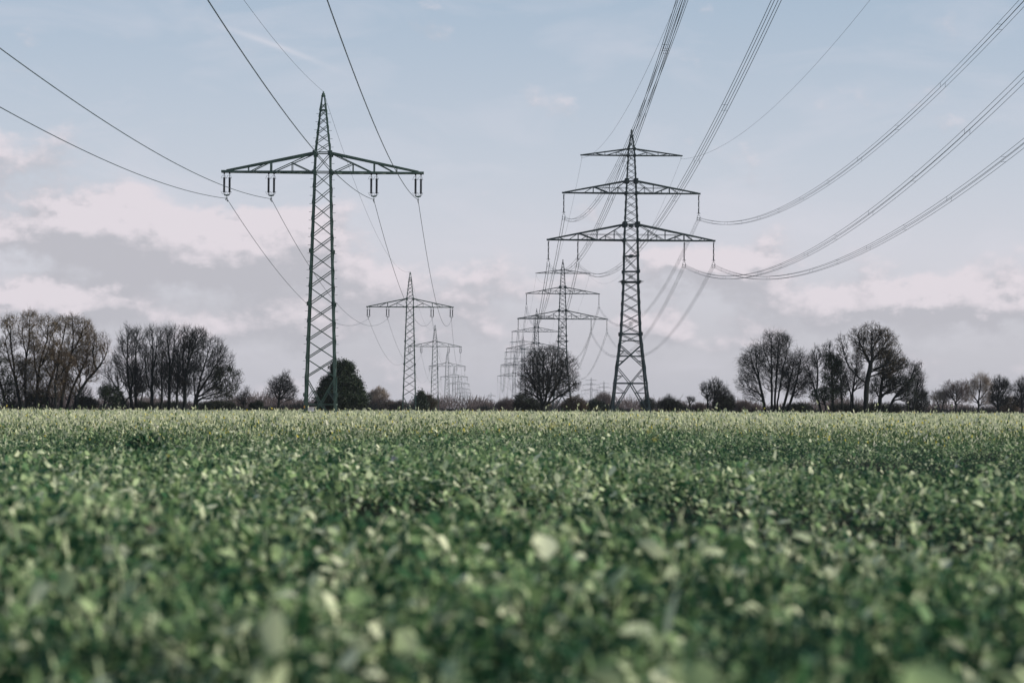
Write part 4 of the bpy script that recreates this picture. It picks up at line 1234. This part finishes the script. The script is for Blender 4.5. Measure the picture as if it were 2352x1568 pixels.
VV, FF, TT = [], [], []
off = 0
for args in ((5.2, 18, 11500, 36, 4, True, 21, (.04, .10)), (18, 38, 20000, 24, 3, False, 22, (.045, .10)), (38, 64, 26000, 18, 2, False, 23, (.04, .09)), (64, 124, 52000, 11, 1, False, 24, (.045, .095))):
    V, F, T_ = crop_layer(*args)
    VV.append(V); FF.append(F + off); TT.append(T_); off += len(V)
o = link('cover_crop', np_mesh('cover_crop', np.concatenate(VV), np.concatenate(FF), M['crop_leaf'], True, np.concatenate(TT)))
tag(o, 'low leafy green cover crop filling the near field', 'crop', kind='stuff')


def mustard_layer(d0, d1, n, flecks, seed, wst, wfl, tall=.0):
    r = np.random.default_rng(seed)
    x, d = field_points(r, d0, d1, n, 4)
    e = edge_of_mustard(x)
    keep = d > e + r.normal(8, 15, n)
    x, d, e = x[keep], d[keep], e[keep]; n = len(x)
    nz = smooth_noise(x * .6, d * .6, 9)
    ramp = np.clip((d - e + 10 + 9 * smooth_noise(x * 3, d, 12)) / 52, 0, 1)
    slope = np.clip(1.0 + x * .0035, .75, 1.25) if d0 > 120 else np.clip(1 + x * .003, .85, 1.15)
    h = (.36 + .41 * ramp) * slope * (1 + .13 * nz + r.normal(0, .1, n))
    h += (r.random(n) < .05) * r.uniform(.08, .38, n) + (r.random(n) < .004) * r.uniform(.3, .7, n)
    lean = r.normal(0, .09, (n, 2))
    P0 = np.stack([x, d, np.zeros(n)], 1)
    P1 = np.stack([x + lean[:, 0], d + lean[:, 1], h], 1)
    V1, F1 = segs_np(P0, P1, np.full(n, wst), np.full(n, wst * .5), 3)
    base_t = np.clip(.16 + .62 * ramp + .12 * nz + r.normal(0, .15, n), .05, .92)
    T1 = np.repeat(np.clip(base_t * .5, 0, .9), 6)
    i = np.repeat(np.arange(n), flecks); m = len(i)
    f = r.uniform(.2, 1.03, m)
    C = P0[i] + (P1[i] - P0[i]) * f[:, None] + r.normal(0, .07, (m, 3)) * np.array([1, 1, .35])
    az = r.uniform(0, 2 * PI, m); el = r.normal(1.0, .45, m)
    L = r.uniform(.055, .12, m) * (wfl / .05); W = L * r.uniform(.35, .7, m)
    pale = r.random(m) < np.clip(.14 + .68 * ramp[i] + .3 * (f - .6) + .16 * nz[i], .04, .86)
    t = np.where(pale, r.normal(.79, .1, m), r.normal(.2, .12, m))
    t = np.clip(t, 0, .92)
    yel = (r.random(m) < .055) & (f > .6)
    t = np.where(yel, r.uniform(.96, 1, m), t)
    W = np.where(yel, L * .6, W); L = np.where(yel, L * .6, L)
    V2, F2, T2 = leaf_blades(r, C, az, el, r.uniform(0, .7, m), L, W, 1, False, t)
    # a blade of one segment is pinched at both ends: widen its foot so that it reads as a leaf
    return np.concatenate([V1, V2]), np.concatenate([F1, F2 + len(V1)]), np.concatenate([T1, T2])


VV, FF, TT = [], [], []
off = 0
for args in ((52, 104, 40000, 6, 31, .0035, .06), (104, 170, 34000, 6, 32, .005, .08), (170, 392, 46000, 5, 33, .008, .13)):
    V, F, T_ = mustard_layer(*args)
    VV.append(V); FF.append(F + off); TT.append(T_); off += len(V)
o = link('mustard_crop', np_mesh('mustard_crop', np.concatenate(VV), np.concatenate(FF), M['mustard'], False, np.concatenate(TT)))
tag(o, 'taller pale green mustard crop in flower across the far field', 'crop', kind='stuff')

# ------------------------------------------------------------------ single plants that stand out
M['petal_yellow'] = mottled('yellow petals', (.62, .5, .05), (.72, .6, .09), 30, .6)
M['petal_violet'] = mottled('violet petals', (.2, .17, .34), (.28, .24, .42), 30, .6)
M['petal_pink'] = mottled('pink petals', (.5, .33, .34), (.6, .42, .42), 30, .6)
M['stalk'] = mottled('green stalk', (.07, .12, .05), (.1, .16, .07), 12, .6)


def petals(r, c, n, R0, size):
    VV, FF = [], []
    k = 0
    B = np.array([c] * n) + r.normal(0, R0, (n, 3)) * np.array([1, 1, .8])
    V, F, _ = leaf_blades(r, B, r.uniform(0, 6.28, n), r.normal(.5, .5, n), r.uniform(.2, 1, n), np.full(n, size) * r.uniform(.7, 1.2, n), np.full(n, size * .8), 2, False, np.zeros(n))
    return V, F


def flower(name, label, cat, u, v, d, mat, seed, n, R0, size, group=None, stems=1):
    r = np.random.default_rng(seed)
    t = sight(u, v, d)
    root = empty(name, (t.x, t.y, 0))
    st = [[(0, 0, 0), (.02, 0, t.z * .5), (0, .01, t.z)]]
    V, F = tube_np(np.array([(0, 0, 0), (.012, 0, t.z * .35), (.02, .01, t.z * .7), (0, 0, t.z)]), .004, 5)
    link('stalk', np_mesh('stalk', V, F, M['stalk'], True), root)
    V, F = petals(r, (0, 0, t.z), n, R0, size)
    link('blossom', np_mesh('blossom', V, F, M[mat], True), root)
    k = 7
    B = np.stack([np.zeros(k), np.zeros(k), r.uniform(.1, .6, k) * t.z], 1)
    V, F, T_ = leaf_blades(r, B, r.uniform(0, 6.28, k), r.normal(.6, .3, k), r.uniform(.3, 1.2, k), np.full(k, .1), np.full(k, .035), 4, True, r.uniform(.2, .6, k))
    link('leaves', np_mesh('leaves', V, F, M['crop_leaf'], True, T_), root)
    tag(root, label, cat, group)


flower('mustard_flower', 'blurred yellow bloom standing highest, below the round bare tree', 'flower', 1271, 977, 17, 'petal_yellow', 1, 26, .012, .016, 'single yellow blooms')
flower('mustard_flower', 'blurred yellow bloom below the foot of the large pylon, upper of two', 'flower', 1490, 992, 22, 'petal_yellow', 2, 18, .011, .016, 'single yellow blooms')
flower('mustard_flower', 'blurred yellow bloom just right of and below its twin', 'flower', 1505, 1011, 20, 'petal_yellow', 3, 18, .010, .015, 'single yellow blooms')
flower('mustard_flower', 'tiny yellow bloom near the dark leafy clump on the left', 'flower', 388, 1046, 30, 'petal_yellow', 7, 16, .011, .016, 'single yellow blooms')
flower('phacelia_flower', 'small violet bloom in the crop below the second single crossarm pylon', 'flower', 905, 1053, 27, 'petal_violet', 4, 26, .017, .02)
flower('phacelia_flower', 'small violet bloom near the right edge of the crop', 'flower', 2198, 1070, 30, 'petal_violet', 8, 18, .012, .016)
flower('clover_flower', 'pink blossom low on the left, lower and paler of two', 'flower', 349, 1218, 9.8, 'petal_pink', 5, 24, .009, .011, 'pink blossoms on the left')
flower('clover_flower', 'pink blossom low on the left, upper and redder of two', 'flower', 351, 1168, 11.6, 'petal_pink', 6, 20, .008, .010, 'pink blossoms on the left')


def leafy_plant(name, label, u, v, d, seed, n, height, spread, Lr, t0, t1, wr=(.3, .55), upright=False):
    r = np.random.default_rng(seed)
    g = sight(u, v, d)
    root = empty(name, (g.x, g.y, 0))
    a = r.uniform(0, 6.28, n); q = np.sqrt(r.random(n)) * spread
    hz = height * (1 - .5 * (q / spread) ** 2) * r.uniform(.5, 1, n)
    B = np.stack([q * np.cos(a), q * np.sin(a), hz], 1)
    L = r.uniform(*Lr, n)
    az, el, dr = a + r.normal(0, .6, n), r.normal(.6, .45, n), r.uniform(.3, 1.6, n)
    if upright: az, el, dr = r.normal(-.9, .35, n), r.normal(1.4, .12, n), r.uniform(0, .4, n)
    V, F, T_ = leaf_blades(r, B, az, el, dr, L, L * r.uniform(*wr, n), 4, True, r.uniform(t0, t1, n))
    link('leaves', np_mesh('leaves', V, F, M['crop_leaf'], True, T_), root)
    k = max(3, n // 6)
    Vs, Fs = segs_np(np.stack([B[:k, 0] * .3, B[:k, 1] * .3, np.zeros(k)], 1), B[:k], np.full(k, .006), np.full(k, .004), 5)
    link('stems', np_mesh('stems', Vs, Fs, M['stalk'], True), root)
    tag(root, label, 'plant')


leafy_plant('leafy_plant', 'dark bushy clump of leaves standing above the crop on the left', 340, 1030, 46, 3, 380, .72, .36, (.07, .15), .02, .36)
leafy_plant('leafy_plant', 'tall pale leaved plant in the blurred foreground left of centre', 603, 1500, 6.8, 4, 7, .56, .05, (.10, .16), .8, .95, (.5, .75), True)
# ================================================================== sky, haze, sun, camera
SUN_EL, SUN_AZ = R(23), R(98)        # azimuth from +Y towards +X: from the right, a little ahead
SKY_S = 0.1

w = bpy.data.worlds.new('World'); scene.world = w
w.use_nodes = True
nt = w.node_tree
for n in list(nt.nodes): nt.nodes.remove(n)
out = nd(nt, 'ShaderNodeOutputWorld'); bg = nd(nt, 'ShaderNodeBackground'); bg.inputs['Strength'].default_value = SKY_S
nt.links.new(bg.outputs[0], out.inputs['Surface'])
sky = nd(nt, 'ShaderNodeTexSky'); sky.sky_type = 'NISHITA'; sky.sun_disc = False
sky.sun_elevation = SUN_EL; sky.sun_rotation = SUN_AZ
sky.altitude = 50; sky.air_density = 1.0; sky.dust_density = 1.2; sky.ozone_density = 1.6


def math_n(nt, op, a, b=None, c=None, clamp=False):
    n = nd(nt, 'ShaderNodeMath', operation=op); n.use_clamp = clamp
    for i, x in enumerate((a, b, c)):
        if x is None: continue
        if isinstance(x, (int, float)): n.inputs[i].default_value = x
        else: nt.links.new(x, n.inputs[i])
    return n.outputs[0]


def mixc(nt, f, a, b):
    n = nd(nt, 'ShaderNodeMix', data_type='RGBA')
    for s, x in ((n.inputs[0], f), (n.inputs[6], a), (n.inputs[7], b)):
        if isinstance(x, (int, float)): s.default_value = x
        elif isinstance(x, tuple): s.default_value = x
        else: nt.links.new(x, s)
    return n.outputs[2]


# cloud cover as a function of compass angle and elevation (units of 1/10 radian)
CLOUDS = [  # centre azimuth, elevation, radii, strength
    (-1.72, .74, .42, .11, 1.0), (-1.30, .70, .45, .13, 1.0), (-.95, .66, .34, .11, .9), (-.72, .72, .18, .10, .6), (-1.25, .60, .40, .07, .5), (-.60, .52, .42, .10, .6),
    (-1.85, .46, .26, .10, 1.0), (-1.5, .42, .30, .09, .9), (-1.86, 1.02, .30, .14, .62), (-1.40, .90, .16, .06, .4), (-1.1, .30, .6, .10, .5),
    (.05, .52, .4, .08, .6), (.30, 1.24, .14, .06, .22), (.80, .60, .20, .09, .85), (1.10, .60, .24, .09, 1.0), (1.45, .47, .4, .08, .6), (1.85, .46, .35, .08, .8), (2.25, .46, .3, .09, .8),
    (2.12, .62, .12, .07, .35), (.35, .86, .3, .07, .25), (1.1, .33, .9, .09, .5), (-.35, 1.72, .2, .07, .35), (-.35, .36, .5, .1, .5)]
g = bpy.data.node_groups.new('cloud cover', 'ShaderNodeTree')
g.interface.new_socket('p', in_out='INPUT', socket_type='NodeSocketVector')
g.interface.new_socket('cover', in_out='OUTPUT', socket_type='NodeSocketFloat')
gi = nd(g, 'NodeGroupInput'); go = nd(g, 'NodeGroupOutput')
# edges torn by turbulence
tn = nd(g, 'ShaderNodeTexNoise'); tn.inputs['Scale'].default_value = 4.2; tn.inputs['Detail'].default_value = 7; tn.inputs['Roughness'].default_value = .6
st = nd(g, 'ShaderNodeVectorMath', operation='MULTIPLY'); st.inputs[1].default_value = (1, 1.5, 1)
g.links.new(gi.outputs[0], st.inputs[0]); g.links.new(st.outputs[0], tn.inputs['Vector'])
ws = nd(g, 'ShaderNodeVectorMath', operation='MULTIPLY_ADD'); ws.inputs[1].default_value = (.38, .24, 0)
cs = nd(g, 'ShaderNodeVectorMath', operation='SUBTRACT'); cs.inputs[1].default_value = (.5, .5, .5)
g.links.new(tn.outputs['Color'], cs.inputs[0]); g.links.new(cs.outputs[0], ws.inputs[0]); g.links.new(gi.outputs[0], ws.inputs[2])
P = ws.outputs[0]
tot = None
for (a, e, ra, re_, s) in CLOUDS:
    sb = nd(g, 'ShaderNodeVectorMath', operation='SUBTRACT'); sb.inputs[1].default_value = (a, e, 0); g.links.new(P, sb.inputs[0])
    ml = nd(g, 'ShaderNodeVectorMath', operation='MULTIPLY'); ml.inputs[1].default_value = (1 / ra, 1 / re_, 0); g.links.new(sb.outputs[0], ml.inputs[0])
    dt = nd(g, 'ShaderNodeVectorMath', operation='DOT_PRODUCT'); g.links.new(ml.outputs[0], dt.inputs[0]); g.links.new(ml.outputs[0], dt.inputs[1])
    ex = math_n(g, 'EXPONENT', math_n(g, 'MULTIPLY', dt.outputs['Value'], -1.0))
    tot = math_n(g, 'MULTIPLY_ADD', ex, s, tot if tot is not None else 0.0)
# a low bank that thickens to the horizon, and puffs everywhere else round the compass
sep = nd(g, 'ShaderNodeSeparateXYZ'); g.links.new(gi.outputs[0], sep.inputs[0])
bank = math_n(g, 'MULTIPLY', math_n(g, 'EXPONENT', math_n(g, 'MULTIPLY', math_n(g, 'ABSOLUTE', sep.outputs['Y']), -2.2)), .36)
tot = math_n(g, 'ADD', tot, bank)
n2 = nd(g, 'ShaderNodeTexNoise'); n2.inputs['Scale'].default_value = 2.9; n2.inputs['Detail'].default_value = 8; n2.inputs['Roughness'].default_value = .55
g.links.new(st.outputs[0], n2.inputs['Vector'])
puff = math_n(g, 'MULTIPLY', math_n(g, 'SUBTRACT', n2.outputs['Fac'], .5), 2.3)
tot = math_n(g, 'ADD', tot, puff)
thin = nd(g, 'ShaderNodeMapRange'); g.links.new(sep.outputs['Y'], thin.inputs[0])
thin.inputs[1].default_value = 2.5; thin.inputs[2].default_value = 6.0; thin.inputs[3].default_value = 1; thin.inputs[4].default_value = 0
tot = math_n(g, 'MULTIPLY', tot, thin.outputs[0])
g.links.new(tot, go.inputs[0])

tc = nd(nt, 'ShaderNodeTexCoord')
sp = nd(nt, 'ShaderNodeSeparateXYZ'); nt.links.new(tc.outputs['Generated'], sp.inputs[0])
az = math_n(nt, 'MULTIPLY', math_n(nt, 'ARCTAN2', sp.outputs['X'], sp.outputs['Y']), 10.0)
el = math_n(nt, 'MULTIPLY', math_n(nt, 'ARCSINE', sp.outputs['Z']), 10.0)
cb = nd(nt, 'ShaderNodeCombineXYZ'); nt.links.new(az, cb.inputs[0]); nt.links.new(el, cb.inputs[1])


def cover(dx, dy):
    ad = nd(nt, 'ShaderNodeVectorMath', operation='ADD'); ad.inputs[1].default_value = (dx, dy, 0)
    nt.links.new(cb.outputs[0], ad.inputs[0])
    gr = nd(nt, 'ShaderNodeGroup'); gr.node_tree = g
    nt.links.new(ad.outputs[0], gr.inputs[0])
    return gr.outputs[0]


c0 = cover(0, 0); c1 = cover(.03, .10); c2 = cover(.015, .03)
mask = nd(nt, 'ShaderNodeMapRange', interpolation_type='SMOOTHSTEP'); nt.links.new(c0, mask.inputs[0])
mask.inputs[1].default_value = .24; mask.inputs[2].default_value = .82; mask.inputs[3].default_value = 0; mask.inputs[4].default_value = .9
# sunlit where the cloud thins out upward, grey where more cloud lies above
l1 = math_n(nt, 'MULTIPLY_ADD', math_n(nt, 'SUBTRACT', c0, c1), .78, .27)
lit = math_n(nt, 'MULTIPLY_ADD', math_n(nt, 'SUBTRACT', c0, c2), 1.1, l1, True)
lit2 = nd(nt, 'ShaderNodeMapRange', interpolation_type='SMOOTHSTEP'); nt.links.new(lit, lit2.inputs[0])
K = 1 / SKY_S
cloud = mixc(nt, lit2.outputs[0], (.50 * K, .495 * K, .54 * K, 1), (.775 * K, .715 * K, .76 * K, 1))
# thin high veil washing out the clear sky
veil = nd(nt, 'ShaderNodeMapRange'); nt.links.new(el, veil.inputs[0])
veil.inputs[1].default_value = 0; veil.inputs[2].default_value = 2.0; veil.inputs[3].default_value = .9; veil.inputs[4].default_value = .72
vcol = nd(nt, 'ShaderNodeValToRGB'); 
vr = nd(nt, 'ShaderNodeMapRange'); nt.links.new(el, vr.inputs[0]); vr.inputs[1].default_value = 0; vr.inputs[2].default_value = 12
nt.links.new(vr.outputs[0], vcol.inputs['Fac'])
e_ = vcol.color_ramp.elements
e_[0].position = 0; e_[0].color = (.56, .55, .605, 1)
e_[1].position = 1.0; e_[1].color = (.10, .17, .30, 1)
for p_, c_ in ((.027, (.62, .615, .68, 1)), (.053, (.70, .695, .775, 1)), (.083, (.62, .66, .755, 1)), (.14, (.47, .57, .70, 1)), (.33, (.27, .38, .54, 1)), (.6, (.15, .24, .39, 1))):
    x_ = e_.new(p_); x_.color = c_
vs = nd(nt, 'ShaderNodeVectorMath', operation='SCALE'); vs.inputs['Scale'].default_value = K; nt.links.new(vcol.outputs['Color'], vs.inputs[0])
clear = mixc(nt, veil.outputs[0], sky.outputs['Color'], vs.outputs[0])
# a thin contrail
lv = nd(nt, 'ShaderNodeVectorMath', operation='SUBTRACT'); lv.inputs[1].default_value = (-.84, 1.49, 0); nt.links.new(cb.outputs[0], lv.inputs[0])
ca_, sa_ = math.cos(math.atan2(-.21, .61)), math.sin(math.atan2(-.21, .61))
d1 = nd(nt, 'ShaderNodeVectorMath', operation='DOT_PRODUCT'); d1.inputs[1].default_value = (ca_, sa_, 0); nt.links.new(lv.outputs[0], d1.inputs[0])
d2 = nd(nt, 'ShaderNodeVectorMath', operation='DOT_PRODUCT'); d2.inputs[1].default_value = (-sa_, ca_, 0); nt.links.new(lv.outputs[0], d2.inputs[0])
al = math_n(nt, 'DIVIDE', d1.outputs['Value'], .2); al = math_n(nt, 'EXPONENT', math_n(nt, 'MULTIPLY', math_n(nt, 'MULTIPLY', al, al), -1))
bow = math_n(nt, 'MULTIPLY', math_n(nt, 'MULTIPLY', d1.outputs['Value'], d1.outputs['Value']), .1)
ac = math_n(nt, 'DIVIDE', math_n(nt, 'ADD', d2.outputs['Value'], bow), .012); ac = math_n(nt, 'EXPONENT', math_n(nt, 'MULTIPLY', math_n(nt, 'MULTIPLY', ac, ac), -1))
ct = math_n(nt, 'MULTIPLY', math_n(nt, 'MULTIPLY', al, ac), .38)
clear = mixc(nt, ct, clear, (.8 * K, .77 * K, .82 * K, 1))
# faint drawn-out wisps high up
wn = nd(nt, 'ShaderNodeTexNoise'); wn.inputs['Scale'].default_value = 1.6; wn.inputs['Detail'].default_value = 7; wn.inputs['Roughness'].default_value = .55; wn.inputs['Distortion'].default_value = .6
wm = nd(nt, 'ShaderNodeVectorMath', operation='MULTIPLY'); wm.inputs[1].default_value = (.8, 2.4, 1); nt.links.new(cb.outputs[0], wm.inputs[0]); nt.links.new(wm.outputs[0], wn.inputs['Vector'])
wf = nd(nt, 'ShaderNodeMapRange'); nt.links.new(wn.outputs['Fac'], wf.inputs[0])
wf.inputs[1].default_value = .48; wf.inputs[2].default_value = .75; wf.inputs[3].default_value = 0; wf.inputs[4].default_value = .34
clear = mixc(nt, wf.outputs[0], clear, (.74 * K, .72 * K, .79 * K, 1))
full = mixc(nt, mask.outputs[0], clear, cloud)
nt.links.new(full, bg.inputs['Color'])
w.cycles.sampling_method = 'MANUAL'; w.cycles.sample_map_resolution = 512

# haze: one closed box of even pale air
hz = MB(); hz.box((0, 2400, 31), (10800, 5400, 64))
hm = bpy.data.materials.new('pale air'); hm.use_nodes = True
hn = hm.node_tree
for n in list(hn.nodes): hn.nodes.remove(n)
ho = nd(hn, 'ShaderNodeOutputMaterial'); pv = nd(hn, 'ShaderNodeVolumePrincipled')
pv.inputs['Color'].default_value = (.82, .87, .95, 1); pv.inputs['Density'].default_value = HAZE if 'HAZE' in globals() else 0.48e-4
pv.inputs['Anisotropy'].default_value = .1
hn.links.new(pv.outputs[0], ho.inputs['Volume'])
o = hz.build('haze', hm); tag(o, 'thin pale haze over the whole field', 'haze', kind='stuff')

sl = bpy.data.lights.new('sun', 'SUN'); sl.energy = 5.0; sl.angle = R(.55); sl.color = (1.0, .93, .83)
so = link('sun', sl)
dv = Vector((math.sin(SUN_AZ) * math.cos(SUN_EL), math.cos(SUN_AZ) * math.cos(SUN_EL), math.sin(SUN_EL)))
so.rotation_euler = dv.to_track_quat('Z', 'Y').to_euler()
so.location = (60, -20, 40)

cam = bpy.data.cameras.new('camera'); co = link('camera', cam)
cam.lens = 85; cam.sensor_width = 36; cam.sensor_fit = 'HORIZONTAL'
cam.clip_start = .1; cam.clip_end = 30000
mw = Matrix((_RT, _UP, -_F0)).transposed().to_4x4(); mw.translation = (0, 0, CAMZ)
co.matrix_world = mw
cam.dof.use_dof = True; cam.dof.focus_distance = 240; cam.dof.aperture_fstop = 2.0; cam.dof.aperture_blades = 0
scene.camera = co
vs_ = scene.view_settings
vs_.view_transform = 'Standard'; vs_.look = 'None'; vs_.gamma = 1; vs_.exposure = 0; vs_.use_curve_mapping = False
scene.render.film_transparent = False
cy = scene.cycles
cy.max_bounces = 6; cy.diffuse_bounces = 2; cy.transmission_bounces = 4; cy.volume_bounces = 1; cy.transparent_max_bounces = 8
cy.sample_clamp_indirect = 6
cy.use_denoising = True
cy.denoising_prefilter = 'ACCURATE'
cy.use_adaptive_sampling = False
